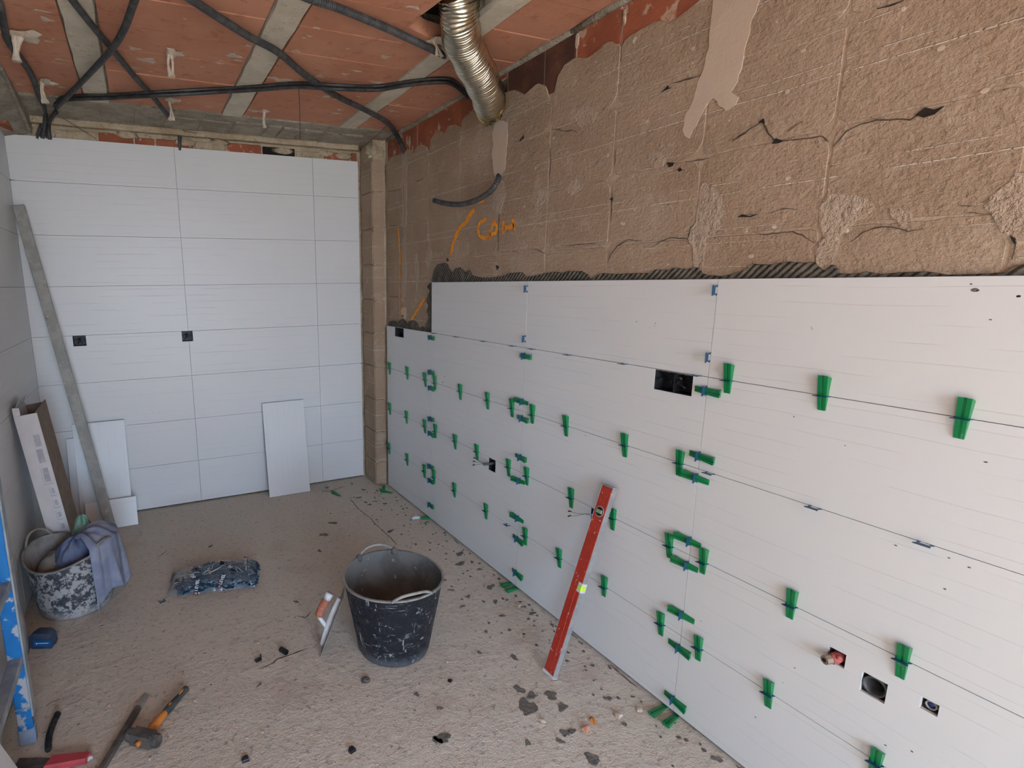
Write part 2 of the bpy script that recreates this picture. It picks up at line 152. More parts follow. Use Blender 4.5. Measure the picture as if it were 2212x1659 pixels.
def pm(name, c1, c2=None, scale=12, lo=0.4, hi=0.62, rough=0.8, bump=0.0, bscale=90, metal=0.0, spec=0.4, layers=(), **kw):
    """one base colour, a second worn through it, further layers (colour, scale, lo, hi), bump grain"""
    n = NT(name); v, r = rnd_vec(n)
    col = n.mix(n.ramp(n.noise(v, scale), lo, hi), c1, c2) if c2 else c1
    for (c, s, l, h) in layers: col = n.mix(n.ramp(n.noise(v, s, 8, 0.7), l, h), col, c)
    nm = n.bump(n.noise(v, bscale, 4), bump, 0.004) if bump else None
    return n.out(col, rough, nm, metal, spec, **kw)

M = {}
def wall_tile():
    n = NT('white_tile'); v, r = rnd_vec(n)
    c = n.coord(); xs = n.sep(c)
    wob = n.math('MULTIPLY', n.math('SUBTRACT', n.noise(v, 4.5, 0), 0.5), 0.010)
    t = n.math('ADD', xs[1], wob)
    fr = n.math('FRACT', n.math('DIVIDE', t, 0.0428))
    groove = n.math('ABSOLUTE', n.math('SUBTRACT', fr, 0.5))
    line = n.ramp(groove, 0.0, 0.035, 1.0, 0.0)
    brk = n.ramp(n.noise(n.mapping(v, (4, 60, 60)), 1.0, 1), 0.44, 0.56)
    line = n.math('MULTIPLY', line, brk)
    grain = n.noise(n.mapping(v, (4, 26, 26)), 2.2, 2, 0.6)
    h = n.math('SUBTRACT', n.math('MULTIPLY', grain, 0.35), n.math('MULTIPLY', line, 0.6))
    nm = n.bump(h, 0.4, 0.0022)
    dirt = n.ramp(n.noise(v, 26, 8, 0.75), 0.735, 0.78)
    col = n.mix(n.math('MULTIPLY', dirt, 0.6), (0.66, 0.66, 0.65), (0.33, 0.31, 0.28))
    col = n.mix(n.math('MULTIPLY', line, 0.35), col, (0.5, 0.48, 0.45))
    return n.out(col, 0.38, nm, 0, 0.45)
M['tile'] = wall_tile()

def block_mat():
    n = NT('brick_face_coat'); p = n.coord('Position'); xs = n.sep(p)
    oi = n.new('ShaderNodeObjectInfo')
    big = n.noise(p, 2.2, 4, 0.6); mid = n.noise(p, 11, 6, 0.65); fine = n.noise(p, 110, 5, 0.7)
    col = n.mix(n.ramp(big, 0.35, 0.65), (0.325, 0.23, 0.155), (0.40, 0.297, 0.21))
    col = n.mix(n.ramp(oi.outputs['Random'], 0, 1, 0.0, 0.35), col, (0.345, 0.232, 0.155))
    col = n.mix(n.math('MULTIPLY', n.ramp(mid, 0.55, 0.72), 0.45), col, (0.49, 0.385, 0.295))
    col = n.mix(n.math('MULTIPLY', n.ramp(fine, 0.3, 0.48, 1, 0), 0.4), col, (0.27, 0.19, 0.13))
    # chalk-white lines left in the grooves of every course
    zw = n.math('ADD', xs[2], n.math('MULTIPLY', n.math('SUBTRACT', n.noise(p, 5, 2), 0.5), 0.006))
    f = n.math('MULTIPLY', n.math('FRACT', n.math('DIVIDE', n.math('SUBTRACT', zw, 0.663), 0.243)), 0.243)
    tot = None
    k1 = n.noise(n.mapping(p, (1, 2.6, 4.1)), 1.6, 2); k2 = n.noise(n.mapping(p, (1, 2.1, 3.3), (5.1, 0, 2)), 1.7, 2)
    g = n.ramp(n.noise(n.mapping(p, (1, 90, 90)), 1.0, 2), 0.36, 0.5)
    for a, w, k, th in ((0.121, 0.0017, k1, 0.44), (0.151, 0.0014, k2, 0.50), (0.020, 0.0012, k2, 0.57), (0.222, 0.0013, k1, 0.58)):
        l = n.ramp(n.math('ABSOLUTE', n.math('SUBTRACT', f, a)), w * 0.6, w * 1.5, 1, 0)
        l = n.math('MULTIPLY', l, n.ramp(k, th - 0.04, th + 0.05))
        tot = l if tot is None else n.math('MAXIMUM', tot, l)
    tot = n.math('MULTIPLY', tot, g)
    col = n.mix(n.math('MULTIPLY', tot, 0.6), col, (0.74, 0.66, 0.56))
    spots = n.math('MULTIPLY', n.ramp(n.noise(p, 23, 3), 0.70, 0.74), 0.7)
    col = n.mix(spots, col, (0.66, 0.57, 0.47))
    h = n.math('ADD', n.math('MULTIPLY', fine, 0.6), n.math('ADD', n.math('MULTIPLY', n.noise(n.mapping(p, (1, .7, 1.2)), 44, 4, .65), 1.1), n.math('MULTIPLY', tot, 0.3)))
    return n.out(col, 0.92, n.bump(h, 1.0, 0.006), 0, 0.2)
M['block'] = block_mat()

def coarse(name, c1, c2, c3, rough=0.93, s=1.0, bstr=0.6, bd=0.006):
    n = NT(name); p = n.coord('Position')
    a = n.noise(p, 5 * s, 6, 0.65); b = n.noise(p, 24 * s, 6, 0.7); f = n.noise(p, 120, 5, 0.7)
    col = n.mix(n.ramp(a, 0.36, 0.64), c1, c2)
    col = n.mix(n.math('MULTIPLY', n.ramp(b, 0.55, 0.7), 0.8), col, c3)
    h = n.math('ADD', n.math('MULTIPLY', b, 1.4), n.math('MULTIPLY', f, 0.5))
    return n.out(col, rough, n.bump(h, bstr, bd), 0, 0.2)
M['mortar'] = coarse('wall_mortar', (0.46, 0.36, 0.28), (0.56, 0.46, 0.37), (0.36, 0.27, 0.20))
M['pointing'] = coarse('wall_pointing', (0.39, 0.285, 0.20), (0.44, 0.335, 0.245), (0.33, 0.235, 0.16), s=1.5)
M['patch'] = coarse('plaster_patch', (0.395, 0.295, 0.215), (0.435, 0.335, 0.25), (0.36, 0.265, 0.19), s=2.0, bstr=1.0, bd=.008)
M['patch_smooth'] = coarse('smooth_plaster_fill', (0.50, 0.395, 0.305), (0.54, 0.43, 0.34), (0.48, 0.375, 0.29), s=0.6, bstr=0.25)
M['terracotta'] = coarse('ceiling_terracotta', (0.50, 0.23, 0.145), (0.56, 0.275, 0.18), (0.42, 0.17, 0.10), s=0.7, bstr=0.35)
M['concrete'] = coarse('joist_concrete', (0.53, 0.475, 0.385), (0.62, 0.57, 0.47), (0.42, 0.37, 0.29), s=1.3, bstr=0.4)
M['rough_concrete'] = coarse('rough_grey_mortar', (0.30, 0.26, 0.20), (0.40, 0.36, 0.29), (0.22, 0.175, 0.13), s=1.6, bstr=1.0, bd=0.012)
M['ochre_mortar'] = coarse('ochre_mortar', (0.42, 0.33, 0.22), (0.52, 0.43, 0.31), (0.28, 0.20, 0.13), s=1.6, bstr=1.0, bd=0.01)
M['void'] = pm('cavity_shade', (0.018, 0.013, 0.010), rough=1.0)  # near-black standing in for the shade inside holes and pits
M['crack_shade'] = pm('painted_crack_shade', (0.075, 0.052, 0.037), rough=1.0)  # dark tone painted as the shade inside cracks
M['outdoor'] = coarse('outdoor_concrete', (0.52, 0.43, 0.33), (0.56, 0.47, 0.37), (0.48, 0.39, 0.30))

def brick_mat(name, c1, c2, streak):
    n = NT(name); p = n.coord('Position'); oi = n.new('ShaderNodeObjectInfo')
    a = n.noise(p, 7, 5)
    col = n.mix(n.ramp(a, 0.4, 0.62), c1, c2)
    col = n.mix(n.ramp(oi.outputs['Random'], 0, 1, 0, 0.5), col, (0.20, 0.075, 0.045))
    st = n.noise(n.mapping(p, (60, 60, 420)), 1.0, 2)
    k = n.math('MULTIPLY', n.ramp(n.noise(p, 13, 6, 0.7), 0.58, 0.66), 0.75)
    col = n.mix(k, col, streak)
    return n.out(col, 0.85, n.bump(n.math('ADD', st, n.noise(p, 60, 4)), 0.5, 0.003), 0, 0.3)
M['brick'] = brick_mat('red_brick', (0.36, 0.11, 0.055), (0.29, 0.085, 0.045), (0.55, 0.42, 0.31))
M['brick_soot'] = brick_mat('sooty_brick', (0.075, 0.035, 0.026), (0.13, 0.055, 0.035), (0.20, 0.09, 0.06))

def adhesive_mat():
    n = NT('grey_tile_adhesive'); p = n.coord('Position'); xs = n.sep(p)
    t = n.math('ADD', n.math('MULTIPLY', xs[1], 1.0), n.math('MULTIPLY', xs[2], 1.0))
    t = n.math('ADD', t, n.math('MULTIPLY', n.noise(p, 14, 3), 0.012))
    w = n.math('SINE', n.math('MULTIPLY', t, 2 * math.pi / 0.022))
    h = n.math('ADD', n.math('MULTIPLY', w, 0.6), n.noise(p, 90, 5))
    col = n.mix(n.ramp(n.noise(p, 20, 5), 0.35, 0.65), (0.085, 0.073, 0.056), (0.145, 0.127, 0.10))
    return n.out(col, 0.9, n.bump(h, 0.9, 0.006), 0, 0.2)
M['adhesive'] = adhesive_mat()

def floor_mat():
    n = NT('rough_concrete_floor'); p = n.coord('Position')
    wv = n.mapping(p, (1, 1, 1))
    a = n.noise(p, 1.3, 5, 0.6); b = n.noise(p, 6.5, 8, 0.7); c = n.noise(p, 42, 6, 0.75); d = n.noise(p, 170, 4, 0.7)
    col = n.mix(n.ramp(a, 0.36, 0.64), (0.58, 0.515, 0.43), (0.60, 0.54, 0.455))
    col = n.mix(n.math('MULTIPLY', n.ramp(b, 0.50, 0.68), 0.55), col, (0.60, 0.54, 0.47))
    col = n.mix(n.math('MULTIPLY', n.ramp(n.noise(p, 2.7, 6, 0.65), 0.55, 0.72), 0.5), col, (0.45, 0.36, 0.30))
    col = n.mix(n.math('MULTIPLY', n.ramp(c, 0.54, 0.70), 0.75), col, (0.30, 0.255, 0.215))
    col = n.mix(n.math('MULTIPLY', n.ramp(n.noise(n.mapping(p, (1.6, 6, 1)), 9, 6, 0.7), 0.64, 0.72), 0.6), col, (0.29, 0.245, 0.205))
    vor = n.voronoi(p, 26)
    sel = n.ramp(n.noise(p, 7, 3), 0.52, 0.62)
    col = n.mix(n.math('MULTIPLY', n.math('MULTIPLY', n.ramp(vor, 0.12, 0.17, 1, 0), sel), 0.75), col, (0.20, 0.18, 0.155))
    vor2 = n.voronoi(p, 33)
    col = n.mix(n.math('MULTIPLY', n.ramp(vor2, 0.05, 0.075, 1, 0), 0.55), col, (0.62, 0.58, 0.52))
    h = n.math('ADD', n.math('MULTIPLY', b, 1.2), n.math('ADD', n.math('MULTIPLY', c, 0.8), n.math('MULTIPLY', d, 0.35)))
    return n.out(col, 0.88, n.bump(h, 0.75, 0.012), 0, 0.25)
M['floor'] = floor_mat()
M['splat'] = coarse('dried_adhesive_splat', (0.13, 0.118, 0.10), (0.18, 0.165, 0.145), (0.10, 0.09, 0.078), s=3)
M['cable'] = pm('black_cable', (0.022, 0.022, 0.024), (0.05, 0.048, 0.046), 30, rough=0.5, spec=0.5)
M['conduit'] = pm('dusty_black_conduit', (0.04, 0.041, 0.043), (0.075, 0.073, 0.07), 25, rough=0.65, spec=0.4, layers=(((0.25, 0.22, 0.19), 60, 0.68, 0.74),))
M['black'] = pm('black_plastic', (0.008, 0.008, 0.010), (0.02, 0.02, 0.022), 40, rough=0.5)
M['duct'] = NT('aluminium_foil_duct').out((0.74, 0.66, 0.50), 0.24, None, 1.0)
def duct_mat():
    n = NT('amber_coated_foil'); v, r = rnd_vec(n)
    col = n.mix(n.ramp(n.noise(v, 14), 0.35, 0.65), (0.62, 0.40, 0.12), (0.78, 0.62, 0.34))
    return n.out(col, 0.2, n.bump(n.noise(v, 60, 3), 0.5, 0.004), 1.0)
M['duct_end'] = duct_mat()
M['tuft'] = pm('white_plaster_fibre', (0.62, 0.54, 0.44), (0.52, 0.43, 0.33), 30, rough=0.95, bump=1.0, bscale=140)
M['ceil_white'] = pm('white_plaster_smear', (0.60, 0.50, 0.42), (0.52, 0.40, 0.32), 30, rough=0.95, bump=0.6)
def green_mat():
    n = NT('green_plastic'); v, r = rnd_vec(n)
    col = n.mix(n.ramp(n.noise(v, 60, 4), 0.62, 0.72), (0.006, 0.19, 0.058), (0.07, 0.26, 0.13))
    return n.out(col, 0.28, None, 0, 0.5, Subsurface_Weight=0.15, Subsurface_Scale=0.01, Subsurface_Radius=(0.2, 1.0, 0.3))
M['green'] = green_mat()
M['blue_clip'] = pm('blue_plastic', (0.012, 0.055, 0.115), (0.02, 0.07, 0.14), 40, rough=0.35)
M['blue_bagged'] = pm('blue_plastic_matt', (0.014, 0.05, 0.095), (0.022, 0.066, 0.115), 40, rough=0.7, spec=0.2)
M['fold_glint'] = pm('film_fold_glint', (0.62, 0.64, 0.66), rough=0.35)  # white painted as highlights along the film's creases
M['red'] = pm('red_lacquer', (0.42, 0.040, 0.022), (0.36, 0.034, 0.02), 20, rough=0.35, layers=(((0.60, 0.44, 0.39), 70, 0.63, 0.69), ((0.56, 0.42, 0.38), 18, 0.66, 0.73)))
M['alu'] = pm('dull_aluminium', (0.34, 0.335, 0.325), (0.28, 0.275, 0.265), 20, rough=0.5, metal=0.35, layers=(((0.6, 0.58, 0.55), 60, 0.66, 0.72),))
M['alu_dusty'] = pm('mortar_dusted_aluminium', (0.29, 0.285, 0.26), (0.36, 0.35, 0.32), 14, rough=0.8, bump=0.5, bscale=60, layers=(((0.47, 0.45, 0.41), 34, 0.62, 0.70), ((0.20, 0.195, 0.18), 22, 0.66, 0.74)))
M['vial'] = pm('vial_yellow_green', (0.50, 0.72, 0.06), rough=0.15)
M['vial_pale'] = pm('vial_pale_green', (0.36, 0.42, 0.20), rough=0.15)
def bucket_mat(name, base, dust, dust_amt, streak):
    n = NT(name); c = n.coord(); xs = n.sep(c)
    a = n.noise(c, 24, 7, 0.8); b = n.noise(n.mapping(c, (26, 26, 5)), 1.0, 6, 0.7); s1 = n.noise(n.mapping(c, (9, 9, 130)), 1.0, 5, 0.7)
    col = n.mix(n.ramp(a, dust_amt, dust_amt + 0.09), base, dust)
    col = n.mix(n.math('MULTIPLY', n.ramp(b, 0.615, 0.675), 0.8), col, streak)
    col = n.mix(n.math('MULTIPLY', n.ramp(s1, 0.635, 0.69), 0.6), col, streak)
    col = n.mix(n.math('MULTIPLY', n.ramp(n.noise(c, 40, 6, 0.75), 0.63, 0.68), 0.8), col, streak)
    edge = n.math('MULTIPLY', n.ramp(n.math('ADD', xs[2], n.math('MULTIPLY', n.noise(c, 22, 5), 0.05)), 0.03, 0.085, 1, 0), 0.75)
    col = n.mix(edge, col, dust)
    return n.out(col, n.ramp(a, 0.45, 0.65, 0.42, 0.85), n.bump(n.noise(c, 60, 5), 0.35, 0.003), 0, 0.4)
M['bucket'] = bucket_mat('black_rubber_scuffed', (0.010, 0.011, 0.016), (0.10, 0.105, 0.115), 0.60, (0.33, 0.33, 0.33))
M['bucket_in'] = pm('cement_film', (0.150, 0.152, 0.145), (0.10, 0.102, 0.098), 9, rough=0.85, bump=0.7, bscale=40, layers=(((0.29, 0.285, 0.27), 18, 0.64, 0.70),))
M['rim_dust'] = pm('dusty_rim', (0.30, 0.285, 0.25), (0.20, 0.19, 0.17), 20, rough=0.8)
M['wet_cement'] = pm('wet_grey_adhesive', (0.05, 0.05, 0.046), (0.075, 0.075, 0.068), 14, rough=0.7, bump=1.0, bscale=24)
M['tub'] = bucket_mat('mortar_crusted_rubber', (0.055, 0.060, 0.070), (0.37, 0.36, 0.35), 0.455, (0.45, 0.44, 0.43))
M['tub_in'] = pm('tub_inner_dust', (0.34, 0.33, 0.31), (0.22, 0.21, 0.20), 9, rough=0.9, bump=0.4)
M['rag_blue'] = pm('blue_grey_cloth', (0.20, 0.225, 0.31), (0.27, 0.29, 0.36), 12, rough=0.95, bump=0.4, bscale=300)
M['rag_navy'] = pm('navy_cloth', (0.10, 0.125, 0.21), (0.16, 0.19, 0.28), 14, rough=0.95, bump=0.4, bscale=300)
M['rag_green'] = pm('green_plastic_bag', (0.13, 0.30, 0.20), (0.22, 0.38, 0.29), 16, rough=0.45, bump=0.6, bscale=70)
M['sack'] = pm('grey_paper_sack', (0.33, 0.32, 0.28), (0.26, 0.25, 0.22), 10, rough=0.85, bump=0.6, bscale=50)
M['film'] = pm('dusty_plastic_wrap', (0.42, 0.43, 0.44), (0.35, 0.36, 0.38), 7, rough=0.5, bump=0.9, bscale=22)
M['card_white'] = pm('white_printed_cardboard', (0.56, 0.53, 0.52), (0.60, 0.57, 0.55), 10, rough=0.75)
M['card_print'] = pm('grey_box_print', (0.36, 0.34, 0.36), (0.44, 0.42, 0.43), 40, rough=0.75)
M['card_brown'] = pm('brown_cardboard', (0.20, 0.145, 0.105), (0.24, 0.18, 0.13), 20, rough=0.9)
M['ladder_blue'] = pm('worn_blue_paint', (0.010, 0.155, 0.44), (0.016, 0.19, 0.50), 10, rough=0.45, layers=(((0.42, 0.44, 0.47), 15, 0.53, 0.60),))
M['ladder_grey'] = pm('grey_ladder_edge', (0.33, 0.36, 0.37), (0.22, 0.27, 0.31), 16, rough=0.6)
M['ladder_foot'] = pm('blue_grey_rubber', (0.20, 0.27, 0.38), (0.28, 0.33, 0.42), 16, rough=0.8)
M['steel'] = pm('dark_forged_steel', (0.085, 0.075, 0.068), (0.14, 0.12, 0.105), 22, rough=0.6, metal=0.3, bump=0.4, layers=(((0.30, 0.28, 0.25), 60, 0.66, 0.72),))
M['orange'] = pm('orange_rubber', (0.58, 0.20, 0.035), (0.48, 0.16, 0.03), 20, rough=0.6)
M['grip'] = pm('black_rubber_grip', (0.045, 0.047, 0.042), (0.07, 0.068, 0.06), 30, rough=0.75)
M['red_plastic'] = pm('dusty_red_plastic', (0.45, 0.055, 0.065), (0.38, 0.05, 0.055), 20, rough=0.55)
M['tape_blue'] = pm('blue_tape_case', (0.008, 0.085, 0.24), (0.012, 0.10, 0.28), 20, rough=0.4)
M['tape_navy'] = pm('navy_rubber_case', (0.022, 0.045, 0.095), (0.05, 0.07, 0.11), 20, rough=0.7, layers=(((0.24, 0.24, 0.24), 30, 0.62, 0.70),))
M['print_white'] = pm('white_print', (0.62, 0.66, 0.70), rough=0.6)
M['print_dark'] = pm('navy_print', (0.012, 0.020, 0.035), rough=0.5)
M['print_red'] = pm('red_print', (0.60, 0.20, 0.18), rough=0.6)
M['trowel_orange'] = pm('terracotta_grip', (0.42, 0.13, 0.07), (0.33, 0.11, 0.065), 20, rough=0.7, layers=(((0.50, 0.47, 0.44), 30, 0.60, 0.68),))
M['trowel_white'] = pm('mortar_smeared_white_plastic', (0.60, 0.60, 0.60), (0.50, 0.49, 0.47), 20, rough=0.7, bump=0.5)
M['trowel_steel'] = pm('mortar_smeared_blade', (0.20, 0.19, 0.18), (0.30, 0.29, 0.27), 20, rough=0.6, metal=0.2)
M['copper_wire'] = pm('wire_insulation_grey', (0.22, 0.23, 0.24), rough=0.5)
M['wire_green'] = pm('wire_insulation_green', (0.16, 0.24, 0.18), rough=0.5)
M['pipe_red'] = pm('red_pipe_plastic', (0.42, 0.08, 0.075), (0.36, 0.12, 0.10), 30, rough=0.5)
M['brass'] = pm('dull_brass', (0.36, 0.27, 0.20), rough=0.45, metal=0.6)
M['pipe_grey'] = pm('dark_grey_pipe', (0.05, 0.053, 0.056), (0.085, 0.085, 0.085), 30, rough=0.5)
M['pipe_blue'] = pm('blue_pipe_cap', (0.03, 0.06, 0.20), rough=0.35)
M['hole'] = pm('cut_hole_sides', (0.06, 0.03, 0.025), (0.10, 0.06, 0.05), 30, rough=0.95)
def spray_mat():
    n = NT('orange_spray_paint'); p = n.coord('Position')
    g = n.noise(p, 150, 4, 0.7); k = n.noise(p, 18, 3)
    n.out(n.mix(n.ramp(k, 0.4, 0.6), (0.86, 0.34, 0.035), (0.74, 0.27, 0.03)), 0.8, None, 0, 0.2, Alpha=n.ramp(n.math('ADD', g, n.math('MULTIPLY', k, 0.25)), 0.46, 0.56, 0.45, 1.0))
    return n.m
M['spray'] = spray_mat()
def bag_mat():
    n = NT('clear_plastic_film'); v, r = rnd_vec(n)
    nm = n.bump(n.noise(v, 26, 3, 0.5, 0.6), 1.0, 0.02)
    gl = n.new('ShaderNodeBsdfGlossy'); gl.inputs['Roughness'].default_value = 0.12; n.link(nm, gl.inputs['Normal'])
    gl.inputs['Color'].default_value = (0.9, 0.93, 0.97, 1)
    df = n.new('ShaderNodeBsdfDiffuse'); df.inputs['Color'].default_value = (0.55, 0.58, 0.60, 1); n.link(nm, df.inputs['Normal'])
    tr = n.new('ShaderNodeBsdfTransparent'); tr.inputs['Color'].default_value = (0.93, 0.95, 0.96, 1)
    lw = n.new('ShaderNodeLayerWeight'); lw.inputs['Blend'].default_value = 0.35; n.link(nm, lw.inputs['Normal'])
    m1 = n.new('ShaderNodeMixShader'); m1.inputs[0].default_value = 0.13; n.link(tr.outputs[0], m1.inputs[1]); n.link(df.outputs[0], m1.inputs[2])
    m2 = n.new('ShaderNodeMixShader'); n.link(n.ramp(lw.outputs['Facing'], 0.1, 1.0, 0.03, 0.55), m2.inputs[0]); n.link(m1.outputs[0], m2.inputs[1]); n.link(gl.outputs[0], m2.inputs[2])
    n.link(m2.outputs[0], n.t.nodes['Material Output'].inputs['Surface'])
    return n.m
M['bag'] = bag_mat()

# ---------------------------------------------------------------- mesh helpers
def obj(name, bm, mat, parent=None, smooth=False, mw=None, kind=None):
    me = bpy.data.meshes.new(name)
    bmesh.ops.recalc_face_normals(bm, faces=bm.faces)
    bm.to_mesh(me); bm.free()
    for p in me.polygons: p.use_smooth = smooth
    me.materials.append(M[mat] if isinstance(mat, str) else mat)
    o = bpy.data.objects.new(name, me); COL.objects.link(o)
    if parent is not None: o.parent = parent
    if mw is not None: o.matrix_local = mw
    if kind: o['kind'] = kind
    return o
def tag(o, label, cat, group=None):
    o['label'] = label; o['category'] = cat
    if group: o['group'] = group
    return o
def thing(name, label, cat, mw=None, group=None):
    o = bpy.data.objects.new(name, None); COL.objects.link(o); o.empty_display_size = 0.05
    if mw is not None: o.matrix_world = mw
    return tag(o, label, cat, group)
def dup(root, mw, label=None, group=None):
    r = root.copy(); COL.objects.link(r); r.matrix_world = mw
    if label: r['label'] = label
    if group: r['group'] = group
    for ch in list(root.children):
        c = ch.copy(); COL.objects.link(c); c.parent = r
        for g in list(ch.children):
            d = g.copy(); COL.objects.link(d); d.parent = c
    return r
def frame(loc, X, Y, Z):
    X, Y, Z = Vector(X), Vector(Y), Vector(Z)
    return Matrix(((X.x, Y.x, Z.x, loc[0]), (X.y, Y.y, Z.y, loc[1]), (X.z, Y.z, Z.z, loc[2]), (0, 0, 0, 1)))
def place(loc, rz=0.0, rx=0.0, ry=0.0):
    return Matrix.Translation(loc) @ Matrix.Rotation(rz, 4, 'Z') @ Matrix.Rotation(ry, 4, 'Y') @ Matrix.Rotation(rx, 4, 'X')
def BM(): return bmesh.new()
def box(bm, a, b, bevel=0.0, seg=1):
    x0, y0, z0 = a; x1, y1, z1 = b
    vs_ = [bm.verts.new(c) for c in ((x0, y0, z0), (x1, y0, z0), (x1, y1, z0), (x0, y1, z0), (x0, y0, z1), (x1, y0, z1), (x1, y1, z1), (x0, y1, z1))]
    fs = [bm.faces.new([vs_[i] for i in q]) for q in ((0, 3, 2, 1), (4, 5, 6, 7), (0, 1, 5, 4), (1, 2, 6, 5), (2, 3, 7, 6), (3, 0, 4, 7))]
    if bevel:
        es = list({e for f in fs for e in f.edges})
        bmesh.ops.bevel(bm, geom=es, offset=bevel, segments=seg, affect='EDGES', profile=0.5)
def prism(bm, pts, fn, d0, d1, chamfer=0.0):
    """polygon pts (2-D) mapped by fn(a, b, d) and extruded from d0 to d1; the d1 face may be drawn in a little"""
    n = len(pts)
    lo = [bm.verts.new(fn(a, b, d0)) for a, b in pts]
    if chamfer:
        ca = sum(p[0] for p in pts) / n; cb = sum(p[1] for p in pts) / n
        mid = [bm.verts.new(fn(a, b, d1 + (d0 - d1) * 0.35)) for a, b in pts]
        ins = []
        for i in range(n):
            ax, ay = pts[i - 1]; bx_, by_ = pts[i]; cx_, cy_ = pts[(i + 1) % n]
            t = Vector((cx_ - ax, cy_ - ay)); t = t.normalized() if t.length > 1e-9 else Vector((1, 0))
            ins.append((bx_ - t.y * chamfer, by_ + t.x * chamfer))
        area = sum(pts[i - 1][0] * pts[i][1] - pts[i][0] * pts[i - 1][1] for i in range(n))
        if area < 0: ins = [(2 * p[0] - q[0], 2 * p[1] - q[1]) for p, q in zip(pts, ins)]
        hi = [bm.verts.new(fn(a, b, d1)) for a, b in ins]
        rings = [lo, mid, hi]
    else:
        hi = [bm.verts.new(fn(a, b, d1)) for a, b in pts]
        rings = [lo, hi]
    for r0, r1 in zip(rings, rings[1:]):
        for i in range(n):
            j = (i + 1) % n
            bm.faces.new((r0[i], r0[j], r1[j], r1[i]))
    bm.faces.new(lo[::-1]); bm.faces.new(hi)
def spline(pts, n):
    """Catmull-Rom through pts"""
    P = [Vector(p) for p in pts]
    P = [P[0] * 2 - P[1]] + P + [P[-1] * 2 - P[-2]]
    o = []
    for i in range(1, len(P) - 2):
        for k in range(n):
            t = k / n
            a, b, c, d = P[i - 1], P[i], P[i + 1], P[i + 2]
            o.append(0.5 * ((2 * b) + (c - a) * t + (2 * a - 5 * b + 4 * c - d) * t * t + (3 * b - 3 * c + d - a) * t ** 3))
    o.append(P[-2]); return o
def tube(bm, pts, rad, seg=10, cap=True, squash=None):
    pts = [Vector(p) for p in pts]; n = len(pts)
    rad = rad if callable(rad) else (lambda i, r=rad: r)
    nrm = None; rings = []
    for i, p in enumerate(pts):
        t = (pts[min(i + 1, n - 1)] - pts[max(i - 1, 0)]).normalized()
        if nrm is None:
            nrm = t.orthogonal().normalized()
        nrm = (nrm - t * nrm.dot(t)).normalized()
        bn = t.cross(nrm)
        r = rad(i)
        rings.append([bm.verts.new(p + (nrm * math.cos(a) + bn * math.sin(a)) * r) for a in [2 * math.pi * k / seg for k in range(seg)]])
    for a, b in zip(rings, rings[1:]):
        for k in range(seg):
            j = (k + 1) % seg
            bm.faces.new((a[k], a[j], b[j], b[k]))
    if cap:
        bm.faces.new(rings[0][::-1]); bm.faces.new(rings[-1])
def lathe(bm, prof, seg=48, zmod=None, close=False):
    rings = []
    for i, (r, z) in enumerate(prof):
        ring = []
        for k in range(seg):
            a = 2 * math.pi * k / seg
            dz = zmod(a, i) if zmod else 0.0
            ring.append(bm.verts.new((r * math.cos(a), r * math.sin(a), z + dz)))
        rings.append(ring)
    for a, b in zip(rings, rings[1:]):
        for k in range(seg):
            j = (k + 1) % seg
            bm.faces.new((a[k], a[j], b[j], b[k]))
    if close:
        bm.faces.new(rings[0][::-1]); bm.faces.new(rings[-1])
def slab(bm, u0, u1, v0, v1, w0, w1, holes, fn):
    """plate in local (u, v, w) with rectangular openings; w1 is the front"""
    us = sorted({u0, u1, *[min(max(h[i], u0), u1) for h in holes for i in (0, 1)]})
    vv = sorted({v0, v1, *[min(max(h[i], v0), v1) for h in holes for i in (2, 3)]})
    def solid(i, j):
        if i < 0 or j < 0 or i >= len(us) - 1 or j >= len(vv) - 1: return False
        cu, cv = (us[i] + us[i + 1]) / 2, (vv[j] + vv[j + 1]) / 2
        return not any(h[0] < cu < h[1] and h[2] < cv < h[3] for h in holes)
    V = {}
    def v(i, j, k):
        if (i, j, k) not in V: V[(i, j, k)] = bm.verts.new(fn(us[i], vv[j], (w0, w1)[k]))
        return V[(i, j, k)]
    for i in range(len(us) - 1):
        for j in range(len(vv) - 1):
            if not solid(i, j): continue
            bm.faces.new((v(i, j, 1), v(i + 1, j, 1), v(i + 1, j + 1, 1), v(i, j + 1, 1)))
            bm.faces.new((v(i, j, 0), v(i, j + 1, 0), v(i + 1, j + 1, 0), v(i + 1, j, 0)))
            if not solid(i - 1, j): bm.faces.new((v(i, j, 0), v(i, j, 1), v(i, j + 1, 1), v(i, j + 1, 0)))
            if not solid(i + 1, j): bm.faces.new((v(i + 1, j, 0), v(i + 1, j + 1, 0), v(i + 1, j + 1, 1), v(i + 1, j, 1)))
            if not solid(i, j - 1): bm.faces.new((v(i, j, 0), v(i + 1, j, 0), v(i + 1, j, 1), v(i, j, 1)))
            if not solid(i, j + 1): bm.faces.new((v(i, j + 1, 0), v(i, j + 1, 1), v(i + 1, j + 1, 1), v(i + 1, j + 1, 0)))
def struct(o):
    o['kind'] = 'structure'; return o
def blob(bm, c, r, squash=1.0, jit=0.25, seg=8, rings=5):
    ret = bmesh.ops.create_uvsphere(bm, u_segments=seg, v_segments=rings, radius=r)
    ph = R_.random() * 10
    for v_ in ret['verts']:
        k = 1 + jit * math.sin(3.1 * math.atan2(v_.co.y, v_.co.x) + ph) * 0.5 + jit * (R_.random() - 0.5)
        v_.co = Vector((v_.co.x * k, v_.co.y * k, v_.co.z * squash)) + Vector(c)

